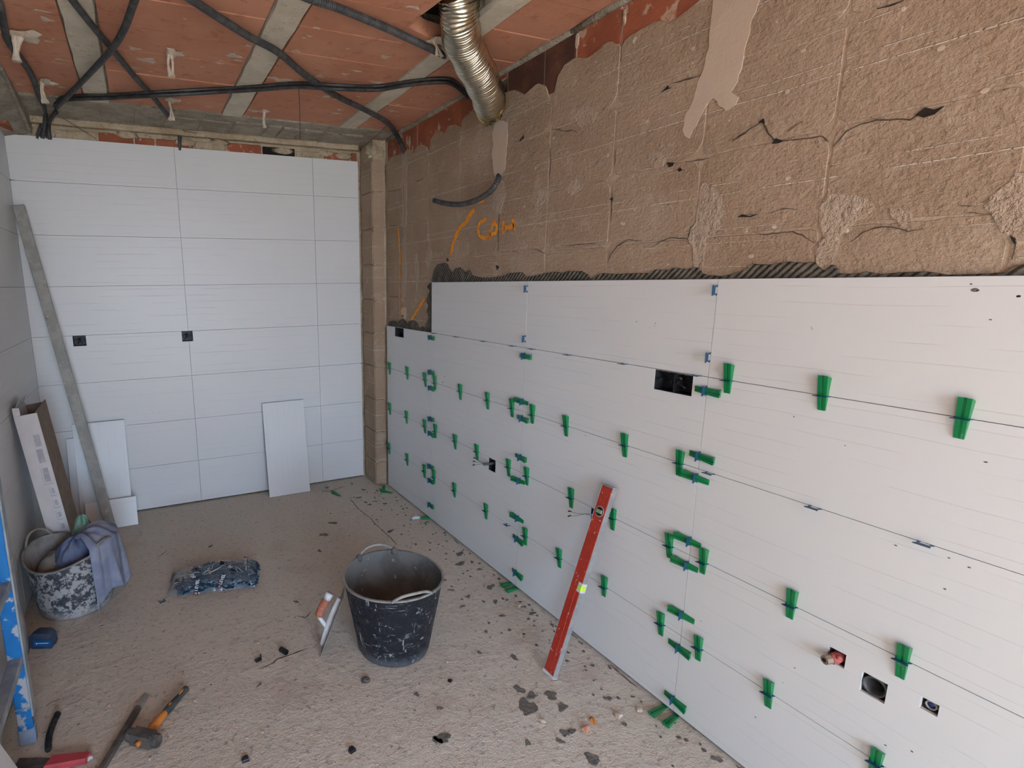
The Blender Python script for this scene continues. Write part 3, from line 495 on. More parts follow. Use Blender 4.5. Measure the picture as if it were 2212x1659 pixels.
# ---------------------------------------------------------------- the room shell
XL, CEIL, ZB, TOPZ = -2.2244, 2.46, 0.011, 2.357
ZJ = [ZB, 0.308, 0.608, 0.908, 1.208, 1.508, 1.808, 2.108, TOPZ]
YA = -0.9424; YB = YA - 0.9; YC = YB - 0.9; YD = YC - 0.9; YE = -0.2756
bm = BM(); box(bm, (XL - 0.1, ROOM_Y - 0.1, -0.12), (0.13, 0.12, 0.0))
floor = struct(obj('floor', bm, 'floor'))
bm = BM(); box(bm, (-16, -18, -0.3), (8, 5, -0.125))
tag(struct(obj('ground_outside', bm, 'outdoor')), 'pale sunlit concrete ground outside the open doorways', 'ground')

bm = BM(); box(bm, (-7.2, -10, -0.125), (-7.0, 3, 5.2))  # unseen wall added to keep sky light out of the side opening
tag(struct(obj('sky_screen_wall', bm, 'outdoor')), 'added unseen wall screening the sky from the side opening', 'wall')

# openings (y0, y1, z0, z1) in the tiled right wall, (x0, x1, z0, z1) in the back wall
HR = {'single_far': (-0.554, -0.414, 1.144, 1.206), 'low': (-1.637, -1.577, 0.540, 0.606), 'double': (-2.692, -2.548, 1.137, 1.206),
      'low_near': (-2.372, -2.300, 0.545, 0.606), 'red': (-3.202, -3.161, 0.505, 0.545), 'drain': (-3.293, -3.240, 0.470, 0.525), 'blue': (-3.388, -3.355, 0.510, 0.540)}
HB = {'left': (-2.006, -1.933, 1.143, 1.207), 'right': (-1.367, -1.298, 1.139, 1.207)}
bm = BM()
slab(bm, ROOM_Y - 0.1, 0.12, 0.0, CEIL + 0.1, 0.13, 0.03, list(HR.values()) + [(-1.60, -1.34, 2.20, 2.42)], lambda u, v, w: (w, u, v))
wall_right = struct(obj('wall_right', bm, 'mortar'))
bm = BM(); box(bm, (0.13, ROOM_Y - 0.1, 0), (0.16, 0.12, CEIL + 0.1)); obj('backing', bm, 'void', wall_right)
bm = BM()
slab(bm, XL - 0.1, 0.03, 0.0, CEIL + 0.1, 0.12, 0.02, list(HB.values()), lambda u, v, w: (u, w, v))
wall_back = struct(obj('wall_back', bm, 'ochre_mortar'))
bm = BM(); box(bm, (XL - 0.1, 0.12, 0), (0.16, 0.15, CEIL + 0.1)); obj('backing', bm, 'void', wall_back)
HL = [(SIDE[0], SIDE[1], -1, SIDE[2])]
bm = BM(); slab(bm, ROOM_Y - 0.1, 0.12, 0, CEIL + 0.1, XL - 0.12, XL - 0.02, HL, lambda u, v, w: (w, u, v))
wall_left = struct(obj('wall_left', bm, 'mortar'))
bm = BM()
slab(bm, XL - 0.1, 0.13, 0.0, CEIL + 0.1, ROOM_Y - 0.1, ROOM_Y, [(DOOR[0], DOOR[1], -1, DOOR[2])], lambda u, v, w: (u, w, v))
wall_front = struct(obj('wall_front', bm, 'mortar'))

# ceiling: base slab with the broken hole, joists, terracotta panels
bm = BM()
slab(bm, XL - 0.1, 0.13, ROOM_Y - 0.1, 0.12, CEIL + 0.12, CEIL + 0.015, [(-0.64, -0.376, -2.22, -1.68)], lambda u, v, w: (u, v, w))
ceiling = struct(obj('ceiling', bm, 'rough_concrete'))
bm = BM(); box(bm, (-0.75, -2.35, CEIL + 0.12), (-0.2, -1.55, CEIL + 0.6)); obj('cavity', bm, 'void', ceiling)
JO = [(-1.775, -1.662), (-1.085, -0.970), (-0.375, -0.272)]
for (x0, x1) in JO:
    bm = BM(); y = ROOM_Y; st = []
    prof = []
    k = 0
    L, Rr = [], []
    while y < -0.40:
        L.append((x0 + R_.uniform(-.003, .004), y)); Rr.append((x1 + R_.uniform(-.003, .003), y)); y += 0.11
    prism(bm, L + Rr[::-1], lambda a, b, d: (a, b, d), CEIL + 0.05, CEIL - 0.004, 0.003)
    obj('joist', bm, 'concrete', ceiling)
YC_ = [-0.44, -0.632, -0.925, -1.19, -1.42, -1.665, -1.91, -2.16]
while YC_[-1] > ROOM_Y: YC_.append(YC_[-1] - 0.25)
BAYS = [(XL - 0.02, -1.779), (-1.655, -1.089), (-0.962, -0.379), (-0.265, 0.03)]
for bi, (x0, x1) in enumerate(BAYS):
    for yi, (y1, y0) in enumerate(zip(YC_, YC_[1:])):
        g = 0.0022
        pts = []
        edge = [(x0, y0 + g), (x1, y0 + g), (x1, y1 - g), (x0, y1 - g)]
        if bi == 2 and yi == 5: edge = [(x0, y0 + g), (-.572, y0 + g), (-.582, -1.886), (-.569, -1.841), (-.571, -1.80), (-.47, -1.755), (x1, -1.735), (x1, y1 - g), (x0, y1 - g)]
        if bi == 2 and yi == 6: edge = [(x0, y0 + g), (x1, y0 + g), (x1, -2.125), (-.52, -2.11), (-.555, -2.06), (-.561, -2.0), (-.566, -1.955), (-.572, y1 - g), (x0, y1 - g)]
        for (a, b), (c, d) in zip(edge, edge[1:] + edge[:1]):
            ln = math.hypot(c - a, d - b); m = max(1, int(ln / 0.09))
            for q in range(m):
                t = q / m; j = 0.0014 if q else 0
                pts.append((a + (c - a) * t + R_.uniform(-j, j), b + (d - b) * t + R_.uniform(-j, j)))
        bm = BM(); zz = CEIL + R_.uniform(-.0015, .003)
        prism(bm, pts, lambda a, b, d: (a, b, d), CEIL + 0.06, zz, 0.0015)
        obj('ceiling_brick', bm, 'terracotta', ceiling)
# rough mortar band between the panels and the back wall, in two lumpy steps
for (xs0, xs1, yb, zt, mt) in ((XL - 0.02, 0.03, -0.452, CEIL - 0.003, 'rough_concrete'), (XL - 0.02, -0.06, -0.035, 2.425, 'ochre_mortar')):
    P_, x = [], xs0
    while x < xs1:
        P_.append((x, yb + R_.uniform(-.02, .035) * (1 if yb < -.2 else .35))); x += 0.055
    bm = BM(); prism(bm, [(xs1, 0.03), (xs0, 0.03)] + P_, lambda a, b, d: (a, b, d), CEIL + 0.05, zt, 0.006)
    obj('mortar_band', bm, mt, ceiling if yb < -.2 else wall_back)
x = -1.72; zoff = 0
while x < -0.15:          # squared-off lumps of mortar in the band
    w = R_.uniform(.10, .2)
    bm = BM(); y0 = R_.uniform(-.33, -.27)
    prism(bm, [(x + R_.uniform(0, .01), y0), (x + w - .012, y0 + R_.uniform(-.02, .02)), (x + w - .01, -0.06), (x, -.07)], lambda a, b, d: (a, b, d), CEIL + 0.02, CEIL - R_.uniform(.006, .014), 0.006)
    obj('mortar_lump', bm, 'rough_concrete', ceiling); x += w
# bricks showing above the tiles of the back wall
x = -1.98
cols = ['ochre_mortar', 'brick', 'brick', 'brick', 'ochre_mortar', 'brick', 'brick', 'ochre_mortar', 'brick', 'brick']
i = 0
while x < -0.1:
    w = R_.choice((.12, .2, .23)); w = min(w, -0.09 - x)
    if w < .05: break
    bm = BM(); box(bm, (x + .006, 0.008, TOPZ - .05), (x + w - .006, 0.06, 2.408 + R_.uniform(-.012, .006)), 0.004)
    obj('brick', bm, 'void' if abs(x + .72) < .1 else cols[i % len(cols)], wall_back); x += w; i += 1  # some bricks coloured near-black for the shade of voids
for x in (-1.6, -1.25, -1.05, -.62, -.33, -.2):   # mortar smears over those bricks
    bm = BM(); blob(bm, (x, 0.008, 2.395 + R_.uniform(-.01, .015)), .06, .35, .5, 12, 6)
    for v in bm.verts: v.co.y = 0.008 + (v.co.y - .008) * .12
    obj('mortar_smear', bm, 'ochre_mortar', wall_back, True)

# ---------------------------------------------------------------- wall tiles
FR = lambda y, z: frame((0, y, z), (0, -1, 0), (0, 0, 1), (-1, 0, 0))
FB = lambda x, z: frame((x, 0, z), (1, 0, 0), (0, 0, 1), (0, -1, 0))
FL = lambda y, z: frame((XL, y, z), (0, 1, 0), (0, 0, 1), (1, 0, 0))
def tile(parent, mw, w, h, holes=(), mat='tile', name='tile', t=0.0098):
    bm = BM(); slab(bm, 0, w, 0, h, -t, 0, list(holes), lambda u, v, k: (u, v, k))
    return obj(name, bm, mat, parent, False, mw)
G = 0.0009
def lay(parent, cols, rows, F, holes, sign):
    for (c0, c1) in cols:
        for (z0, z1) in rows:
            a, b = c0 + G * sign, c1 - G * sign
            hs = []
            for (p, q, r, s) in holes:
                u0, u1 = sorted(((p - a) * sign, (q - a) * sign))
                if u1 > 0 and u0 < abs(b - a) and s > z0 and r < z1: hs.append((u0, u1, r - z0 - G, s - z0 - G))
            jw = Matrix.Translation((0, 0, R_.uniform(-.0004, .0004)))
            tile(parent, F(a, z0 + G) @ jw, abs(b - a), z1 - z0 - 2 * G, hs)
rows = list(zip(ZJ, ZJ[1:]))
lay(wall_right, [(YE, YA), (YA, YB), (YB, YC), (YC, YD), (YD, YD - 0.9)], rows[:4], FR, HR.values(), -1)
lay(wall_right, [(YA, YB), (YB, YC), (YC, YD), (YD, YD - 0.9)], rows[4:5], FR, [], -1)
lay(wall_back, [(XL, -1.3246), (-1.3246, -0.4269), (-0.4269, -0.0907)], rows, FB, HB.values(), 1)
lay(wall_left, [(-1.06, -0.0), (-1.96, -1.06), (-2.86, -1.96), (-3.76, -2.86), (-4.66, -3.76), (-5.56, -4.66), (-6.46, -5.56)], rows, FL, HL, 1)
# bedding adhesive in the gap under and behind the tiles
for (a, b) in (((0.012, -4.5, 0.0), (0.03, YE - .004, 1.495)),):
    bm = BM(); slab(bm, a[1], b[1], 0.0, 1.2, 0.03, 0.0102, list(HR.values()), lambda u, v, w: (w, u, v)); obj('bedding', bm, 'adhesive', wall_right)
    bm = BM(); box(bm, (0.0102, -4.5, 1.2), (0.03, YA - .004, 1.495)); obj('bedding', bm, 'adhesive', wall_right)
bm = BM(); slab(bm, XL, -0.098, 0.004, 2.34, 0.02, 0.0102, list(HB.values()), lambda u, v, w: (u, w, v)); obj('bedding', bm, 'adhesive', wall_back)
bm = BM(); slab(bm, -6.45, 0.02, 0.004, 2.34, XL - .02, XL - .0102, HL, lambda u, v, w: (w, u, v)); obj('bedding', bm, 'adhesive', wall_left)
# ragged adhesive squeezed out round the free tile edges
XF = lambda a, b, d: (d, a, b)
bm = BM(); prism(bm, ADH_TOP + [(-4.5, 1.55), (-4.5, 1.50), (-0.93, 1.50)], XF, 0.03, 0.013, 0.0015); obj('adhesive_edge', bm, 'adhesive', wall_right)
bm = BM(); prism(bm, ADH_LEFT, XF, 0.03, 0.0135, 0.0015); obj('adhesive_edge', bm, 'adhesive', wall_right)
bm = BM(); prism(bm, ADH_LOW + [(-0.95, 1.2), (-0.285, 1.2)], XF, 0.03, 0.013, 0.0015); obj('adhesive_edge', bm, 'adhesive', wall_right)

# ---------------------------------------------------------------- bare brick faces of the right wall
def topz(y):
    T = TOPLINE
    if y > T[0][0]: return T[0][1]
    for (a, za), (b, zb) in zip(T, T[1:]):
        if b <= y <= a: return za + (zb - za) * (a - y) / max(1e-6, a - b)
    return 2.325 + .02 * math.sin(y * 9)
def corner_poly(a0, a1, b0, b1, rad, jit, top=None):
    """outline in (a, b) with four rounded corners; top(a) replaces the upper edge"""
    r = [min(x, (a1 - a0) * .48, (b1 - b0) * .48) for x in rad]
    P_ = []
    def arc(ca, cb, rr, s):
        for k in range(5):
            t = s + math.pi / 2 * k / 4
            P_.append((ca + rr * math.cos(t), cb + rr * math.sin(t)))
    def edge(p, q):
        m = max(1, int(math.hypot(q[0] - p[0], q[1] - p[1]) / .035))
        for k in range(1, m): P_.append((p[0] + (q[0] - p[0]) * k / m + R_.uniform(-jit, jit), p[1] + (q[1] - p[1]) * k / m + R_.uniform(-jit, jit)))
    arc(a0 + r[0], b0 + r[0], r[0], math.pi); edge(P_[-1], (a1 - r[1], b0))
    arc(a1 - r[1], b0 + r[1], r[1], 1.5 * math.pi)
    if top is None:
        edge(P_[-1], (a1, b1 - r[2])); arc(a1 - r[2], b1 - r[2], r[2], 0); edge(P_[-1], (a0 + r[3], b1)); arc(a0 + r[3], b1 - r[3], r[3], math.pi / 2)
    else:
        m = max(4, int((a1 - a0) / .012))
        for k in range(m + 1):
            a = a1 - (a1 - a0) * k / m
            P_.append((a, max(b0 + .04, top(a) - (.012 if k in (0, m) else 0))))
    return P_
bm = BM(); slab(bm, ROOM_Y, -0.25, 1.212, 2.262, 0.034, 0.0222, [(-1.60, -1.34, 2.20, 2.42)], lambda u, v, w: (w, u, v)); obj('pointing', bm, 'pointing', wall_right)
ROWS = [1.15, 1.392, 1.635, 1.877, 2.12]
COLS = [-0.245, -0.51, -0.862, -1.213, -1.575, -1.927, -2.277, -2.635, -2.99, -3.34, -3.70, -4.05, -4.41, -4.77, -5.12, -5.5, -5.86, -6.2, -6.6]
for ri, z0 in enumerate(ROWS):
    cols = COLS
    if ri < 2: cols = [-0.245, -0.51, -0.69] + COLS[2:]
    z1 = z0 + .2425
    if ri == 0: z0 = 1.214
    for c1, c0 in zip(cols, cols[1:]):
        if ri == 0 and c1 < -.93: continue
        far = c1 > -1.3
        rr = [R_.uniform(.02, .075) if far else R_.uniform(.012, .06) for _ in range(4)]
        g = R_.uniform(.001, .003); g2 = R_.uniform(.001, .0025)
        top = topz if ri == 4 else None
        P_ = corner_poly(c0 + g, c1 - g, z0 + g2, z1 - g2, rr, .0024, top)
        bm = BM(); prism(bm, P_, XF, 0.034, 0.0200 + R_.uniform(-.0008, .0008), 0.0022)
        obj('wall_block', bm, 'block', wall_right)
BR = [-0.26, -0.44, -0.585, -0.70, -0.95, -1.2, -1.345, -1.60, -1.86, -2.045, -2.27, -2.64, -3.0, -3.36, -3.72, -4.1, -4.5, -4.9, -5.3, -5.7, -6.1, -6.5]
for i, (c1, c0) in enumerate(zip(BR, BR[1:])):
    bm = BM(); d = R_.uniform(.0225, .028)
    if 1.2 < -c1 < 1.5: box(bm, (d, c0 + .004, 2.425), (.06, c1 - .004, 2.452), .003)
    else: box(bm, (d, c0 + .004, 2.20), (.06, c1 - .004, 2.446 + R_.uniform(-.006, .006)), .003)
    obj('brick', bm, 'brick_soot' if 1.55 < -c1 < 1.9 else 'brick', wall_right)
for (y, z, r, sm) in ((-0.6, 2.36, .03, 'ochre_mortar'), (-2.28, 2.40, .02, 'ochre_mortar'), (-2.05, 2.41, .02, 'mortar')):
    bm = BM(); blob(bm, (0, 0, 0), r, 1.4, .5, 14, 8)
    for v in bm.verts: v.co = Vector((.024 + v.co.x * .08, y + v.co.y * .5, z + v.co.z))
    obj('mortar_smear', bm, sm, wall_right, True)
for y in (-0.7, -1.6, -2.4, -3.3, -4.2):   # mortar ledge under the ceiling
    bm = BM()
    tube(bm, [(.03, y + .45, 2.452), (.02, y + .2, 2.456), (.026, y, 2.454), (.022, y - .25, 2.455), (.03, y - .5, 2.452)], lambda i: .012 + .004 * (i % 2), 7)
    obj('mortar_ledge', bm, 'rough_concrete', wall_right, True)
for i, poly in enumerate(CHASES):
    P_ = []
    for (a, b), (c, d) in zip(poly, poly[1:] + poly[:1]):
        m = max(1, int(math.hypot(c - a, d - b) / .014)); L_ = math.hypot(c - a, d - b)
        for q in range(m):
            t = q / m; j = .0035 if q else 0.001
            P_.append((a + (c - a) * t + R_.uniform(-j, j) * (i != 3), b + (d - b) * t + R_.uniform(-j, j) * (i != 3)))
    bm = BM(); prism(bm, P_, XF, 0.032, 0.0174 if i in (0, 1) else 0.0182)
    obj('plaster_patch', bm, 'patch_smooth' if i in (0, 1, 4) else 'patch', wall_right)
for (y, z) in WHITE_BITS:
    bm = BM(); blob(bm, (0, 0, 0), .008, .7, .6, 7, 5)
    for v in bm.verts: v.co = Vector((.0188 + v.co.x * .12, y + v.co.y * .9, z + v.co.z))
    obj('plaster_speck', bm, 'patch_smooth', wall_right)
def ribbon(bm, pts, w, fn, thick, taper=True, jit=.3):
    P_ = [Vector((a, b)) for a, b in pts]
    Q = []
    for p, q in zip(P_, P_[1:]):
        m = max(1, int((q - p).length / .012))
        for k in range(m): Q.append(p + (q - p) * k / m)
    Q.append(P_[-1]); n = len(Q); L_, R2 = [], []
    for i, p in enumerate(Q):
        t = (Q[min(i + 1, n - 1)] - Q[max(i - 1, 0)]).normalized(); nn = Vector((-t.y, t.x))
        k = min(1, min(i, n - 1 - i) / 3 + .15) if taper else 1
        o_ = nn * w * R_.uniform(-.5, .5) * jit
        L_.append(p + o_ + nn * w / 2 * k * R_.uniform(1 - jit, 1 + jit)); R2.append(p + o_ - nn * w / 2 * k * R_.uniform(1 - jit, 1 + jit))
    prev = None
    for a, b in zip(L_, R2):
        cur = [bm.verts.new(fn(a.x, a.y, 0)), bm.verts.new(fn(b.x, b.y, 0)), bm.verts.new(fn(b.x, b.y, thick)), bm.verts.new(fn(a.x, a.y, thick))]
        if prev:
            for k in range(4): bm.faces.new((prev[k], prev[(k + 1) % 4], cur[(k + 1) % 4], cur[k]))
        else: bm.faces.new(cur)
        prev = cur
    bm.faces.new(prev[::-1])
for c in WALL_CRACKS:
    bm = BM(); ribbon(bm, c, .0024, lambda a, b, d: (.0205 - d, a, b), .0020, True, .75); obj('crack', bm, 'crack_shade', wall_right)  # thin dark strips painted as the shade inside wall cracks
for c in WALL_PITS:
    bm = BM(); prism(bm, c, XF, .021, .0176); obj('pit_shade', bm, 'void', wall_right)  # slightly raised dark patches painted as the shade of chipped holes
for w, c in SPRAY:
    bm = BM(); ribbon(bm, c, w * 1.5, lambda a, b, d: (.0182 - d, a, b), .0012, False, .30); obj('spray_stroke', bm, 'spray', wall_right)
# corner pillar between the two tiled walls
bm = BM(); box(bm, (-0.066, -0.212, 0), (0.04, 0.03, CEIL + .02)); pillar = struct(obj('wall_pillar', bm, 'ochre_mortar'))
tag(pillar, 'narrow bare brick pillar in the corner between the tiled walls', 'pillar')
zs = [0.0, .18, .42, .665, .91, 1.15, 1.392, 1.635, 1.877, 2.12, 2.335]
for z0, z1 in zip(zs, zs[1:]):
    bm = BM(); prism(bm, corner_poly(-0.214, -0.006, z0 + .003, z1 - .003, [R_.uniform(.01, .04) for _ in range(4)], .0012), lambda a, b, d: (d, a, b), -0.06, -0.0765 + R_.uniform(-.001, .001), .0015); obj('wall_block', bm, 'block', pillar)
    bm = BM(); prism(bm, corner_poly(-0.072, 0.012, z0 + .003, z1 - .003, [R_.uniform(.01, .03) for _ in range(4)], .0012), lambda a, b, d: (a, d, b), -0.20, -0.2215 + R_.uniform(-.001, .001), .0015); obj('wall_block', bm, 'block', pillar)
bm = BM()
blob(bm, (-.05, -.19, 2.40), .045, 1.1, .5, 12, 8); blob(bm, (0.0, -.2, 2.38), .03, 1.3, .5, 10, 7)
obj('mortar_lump', bm, 'ochre_mortar', pillar)
bm = BM(); blob(bm, (-.075, -.2, 2.352), .018, .6, .6, 8, 6); obj('plaster_speck', bm, 'tuft', pillar)
# sloping rough fill at the top of the left wall
bm = BM()
q = [(-2.07, -0.86, CEIL), (-2.085, 0.02, 2.374), (XL - .03, 0.02, 2.335), (XL - .03, -0.86, 2.40)]
lo = [bm.verts.new(p) for p in q]; hi = [bm.verts.new((p[0] - (0.0 if i < 2 else .02), p[1], CEIL + .03)) for i, p in enumerate(q)]
for i in range(4): bm.faces.new((lo[i], lo[(i + 1) % 4], hi[(i + 1) % 4], hi[i]))
bm.faces.new(lo); bm.faces.new(hi[::-1])
obj('rough_fill', bm, 'rough_concrete', wall_left)
bm = BM(); box(bm, (XL - .01, -0.22, 2.36), (XL + .06, -0.03, 2.40), .006); obj('brick', bm, 'brick', wall_left)
bm = BM(); tube(bm, [(-2.075, -.8, 2.452), (-2.09, -.02, 2.368)], .009, 6); obj('mortar_ledge', bm, 'rough_concrete', wall_left)

# ceiling details: smears and hanging plaster tufts
for (x, y, r) in CEIL_PATCHES:
    bm = BM(); blob(bm, (0, 0, 0), r, .06, .8, 14, 5)
    s = R_.uniform(.4, .9)
    for v in bm.verts: v.co = Vector((x + v.co.x, y + v.co.y * s, CEIL + v.co.z * .6))
    obj('plaster_smear', bm, 'ceil_white', ceiling)
for k in range(70):
    x, y = R_.uniform(-2.1, -0.1), R_.uniform(-2.0, -.5)
    if any(a - .01 < x < b + .01 for a, b in JO): continue
    r = R_.uniform(.004, .011); bm = BM(); blob(bm, (0, 0, 0), r, .12, .8, 7, 4)
    sx = R_.uniform(1, 3.5)
    for v in bm.verts: v.co = Vector((x + v.co.x * sx, y + v.co.y, CEIL + v.co.z))
    obj('plaster_speck', bm, 'ceil_white', ceiling)
TL = ['thick white plaster tuft hanging beside the left ceiling cable', 'thin white plaster tuft hanging near the back left cable bend', 'forked white plaster tuft hanging between the two crossing cables and middle joist',
      'small white plaster tuft beside the cable turning down the back wall', 'thin white plaster tuft hanging near the grey mortar band and long cable', 'torn brown plaster tuft hanging beside the foil duct']
for (a, e, r), lb in zip(TUFTS, TL):
    a, e = Vector(a), Vector(e); root = thing('plaster_tuft', lb, 'plaster tuft', Matrix.Translation(a), 'plaster tufts hanging from the ceiling')
    d = e - a; bm = BM(); n = 9
    for s in range(2):
        ph = R_.random() * 6
        pts = [Vector((math.sin(ph + t * 4) * .006 + (s - .5) * r * .25 * (.4 + t), 0, 0)) + d * t + Vector((0, 0, .004)) for t in [k / n for k in range(n + 1)]]
        tube(bm, pts, lambda i: r * (.30 - .16 * math.sin(math.pi * i / n)) * R_.uniform(.8, 1.25), 8)
    obj('strand', bm, 'tuft', root)
    bm = BM(); blob(bm, (r * .5, 0, -.004), r * 1.05, .22, .8, 12, 6); obj('cap', bm, 'tuft', root)

# ---------------------------------------------------------------- cables, duct, conduit
def cable(name, pts, r, mat, label, cat='cable', ribs=0.0, smooth=True):
    S = spline(pts, 10); bm = BM()
    if ribs:
        D_, acc = [S[0]], 0
        out = []
        for p, q in zip(S, S[1:]):
            m = max(1, int((q - p).length / .0035))
            for k in range(m): out.append(p + (q - p) * k / m)
        tube(bm, out, lambda i: r - (ribs if i % 2 else 0), 10)
    else: tube(bm, S, r, 10)
    return tag(obj(name, bm, mat, None, smooth and not ribs), label, cat)
cable('ceiling_cable', CABLE_LEFT, .013, 'conduit', 'grey black conduit running beside the left plaster tufts to the back wall', 'conduit')
cable('ceiling_cable', CABLE_CROSS_A, .0125, 'conduit', 'grey black conduit crossing the ceiling and turning down the back wall', 'conduit')
cable('ceiling_cable', CABLE_CROSS_B, .0125, 'conduit', 'black conduit crossing under another and bending into the left bundle', 'conduit')
cable('ceiling_cable', CABLE_DIAG, .0145, 'conduit', 'long diagonal black conduit ending in the bare brick wall', 'conduit')
cable('ceiling_cable', CABLE_RIBBED, .0145, 'conduit', 'ribbed black corrugated conduit running to the broken ceiling hole', 'conduit', .0022)
c = cable('ceiling_cable', CABLE_LONG, .009, 'cable', 'twin black cable strung across the ceiling from left bundle to duct')
bm = BM(); tube(bm, [p + Vector((0, -.006, .015)) for p in spline(CABLE_LONG, 10)], .0075, 8); obj('second_strand', bm, 'cable', c, True)
cable('ceiling_cable', [(-1.93, -.26, 2.43), (-1.985, -.06, 2.43), (-2.0, -.012, 2.40), (-2.0, .004, 2.345)], .012, 'cable', 'short black cable stub in the bundle above the back wall tiles')
cable('hanging_wire', [(-.813, -1.09, 2.43), (-.812, -1.09, 2.33), (-.815, -1.09, 2.20)], .0016, 'cable', 'thin black wire hanging straight down from the long ceiling cable', 'wire')
cable('ceiling_wire', [(-.16, -.72, 2.44), (-.12, -.45, 2.435), (-.09, -.1, 2.43), (-.085, -.03, 2.42)], .0018, 'cable', 'thin dark wire stretched in the corner above the pillar', 'wire')
cable('ceiling_wire', [(-1.91, -.16, 2.43), (-1.82, -.03, 2.40), (-1.76, .004, 2.37)], .0016, 'cable', 'thin dark wire beside the cable bundle above the back tiles', 'wire')
cable('ceiling_wire', [(-1.27, -.04, 2.45), (-1.17, -.02, 2.44), (-1.07, .0, 2.415)], .0016, 'cable', 'thin dark wire beside the conduit turning down the back wall', 'wire')
cable('wall_conduit', CONDUIT_CURVED, .0135, 'conduit', 'curved black corrugated conduit sticking out of the bare brick wall', 'conduit', .0018)
root = thing('foil_duct', 'shiny flexible aluminium foil duct from broken ceiling into brick wall', 'duct', Matrix.Translation(DUCT[1]))
S = spline(DUCT, 24); S2 = []
for p, q in zip(S, S[1:]):
    m = max(1, int((q - p).length / .0018))
    for k in range(m): S2.append(p + (q - p) * k / m)
o0 = Vector(DUCT[1]); n_ = len(S2); cut = int(n_ * .80)
bm = BM(); tube(bm, [p - o0 for p in S2[:cut + 2]], lambda i: .070 + .0028 * math.sin(i * 2 * math.pi / 3.7), 40, False); obj('tube', bm, 'duct', root, True)
bm = BM()
tube(bm, [p - o0 for p in S2[cut:]], lambda i: .067 + .004 * math.sin(i * 2 * math.pi / 9) + .004 * math.sin(i * .23), 40, True); obj('crumpled_end', bm, 'duct_end', root, True)
for v in root.children[1].data.vertices:
    a = math.atan2(v.co.z, v.co.y); v.co += Vector((math.sin(5 * a + v.co.x * 60) * .004, 0, math.cos(7 * a) * .003))
root = thing('duct_wires', 'black wire stubs poking out below the foil duct end', 'wire', Matrix.Translation((0, -1.5, 2.27)))
for k, (a, b) in enumerate((((.03, .05, .03), (-.03, -.09, -.035)), ((.03, .03, .02), (-.02, -.1, -.02)), ((.03, 0, .02), (-.035, -.07, -.045)))):
    bm = BM(); tube(bm, spline([a, ((a[0] + b[0]) / 2, (a[1] + b[1]) / 2, .01), b], 6), .007, 7); obj('wire', bm, 'cable', root, True)

# ---------------------------------------------------------------- levelling clips and wedges
def wedge_mesh(bm):
    L_, w = .092, .0235
    def hgt(t): return .0035 + .0135 * t          # t 0 thin end, 1 thick end
    n = 6
    # profile across: two rails with a shallow slot between
    xs = [(-w / 2, 0), (-w / 2, 1), (-w * .13, 1), (-w * .13, .78), (w * .13, .78), (w * .13, 1), (w / 2, 1), (w / 2, 0)]
    rings = []
    for i in range(n + 1):
        t = i / n; y = -L_ / 2 + L_ * t; k = .74 + .26 * t
        rings.append([bm.verts.new((x * k, y - (.006 if (t == 1 and h == 0) else 0), h * hgt(t))) for x, h in xs])
    for a, b in zip(rings, rings[1:]):
        for k in range(8): bm.faces.new((a[k], a[(k + 1) % 8], b[(k + 1) % 8], b[k]))
    bm.faces.new(rings[0][::-1]); bm.faces.new(rings[-1])
def clip_mesh(bm):
    t = .0007
    outer = [(-.0155, -.004), (-.0155, .004), (-.0125, .009), (-.0125, .013), (-.016, .019), (-.016, .0225), (.016, .0225), (.016, .019), (.0125, .013), (.0125, .009), (.0155, .004), (.0155, -.004)]
    inner = [(.0095, -.004), (.0095, .0098), (-.0095, .0098), (-.0095, -.004)]
    prism(bm, outer + inner, lambda a, b, d: (a, d, b), -t, t)
def wall_frame(y, z, ang=0.0, off=(0, 0, 0)):
    return FR(y, z) @ Matrix.Rotation(ang, 4, 'Z') @ Matrix.Translation(off)
bm = BM(); wedge_mesh(bm)
wedge0 = obj('tile_wedge', bm, 'green'); clip_bm = BM(); clip_mesh(clip_bm); clip0 = obj('levelling_clip', clip_bm, 'blue_clip')
first = {'w': True, 'c': True}
def put(kind, mw, label, group):
    src = wedge0 if kind == 'w' else clip0
    if first[kind]: o = src; first[kind] = False
    else: o = src.copy(); COL.objects.link(o)
    o.matrix_world = mw
    return tag(o, label, 'wedge' if kind == 'w' else 'clip', group)
JN = {1: 'lowest joint', 2: 'second joint up', 3: 'third joint up', 4: 'joint under top row'}
def span(y):
    for q, nm in ((YA, 'beside first vertical joint from pillar'), (YB, 'beside second vertical joint from pillar'), (YC, 'beside third vertical joint from pillar')):
        if abs(y - q) < .11: return nm
    return 'between pillar and first vertical joint' if y > YA else 'between first and second vertical joints' if y > YB else 'between second and third vertical joints' if y > YC else 'past the third vertical joint'
for k, y in UPRIGHT:
    z = ZJ[k]; t = R_.uniform(-.05, .05); dz = R_.uniform(-.004, .008)
    s_ = JN[k] + ' ' + span(y)
    put('w', wall_frame(y, z, t, (0, dz, .0006)), 'green wedge upright on ' + s_, 'upright wedges on ' + s_)
    put('c', wall_frame(y, z, 0), 'blue clip of wedge on ' + s_, 'clips with upright wedges on ' + s_)
VN = {'A': 'first vertical joint from pillar', 'B': 'second vertical joint from pillar', 'C': 'third vertical joint from pillar'}
def near(z):
    k = min((1, 2, 3, 4), key=lambda q: abs(ZJ[q] - z))
    if z < .2: return 'near the floor'
    return ('above ' if z > ZJ[k] else 'below ') + JN[k]
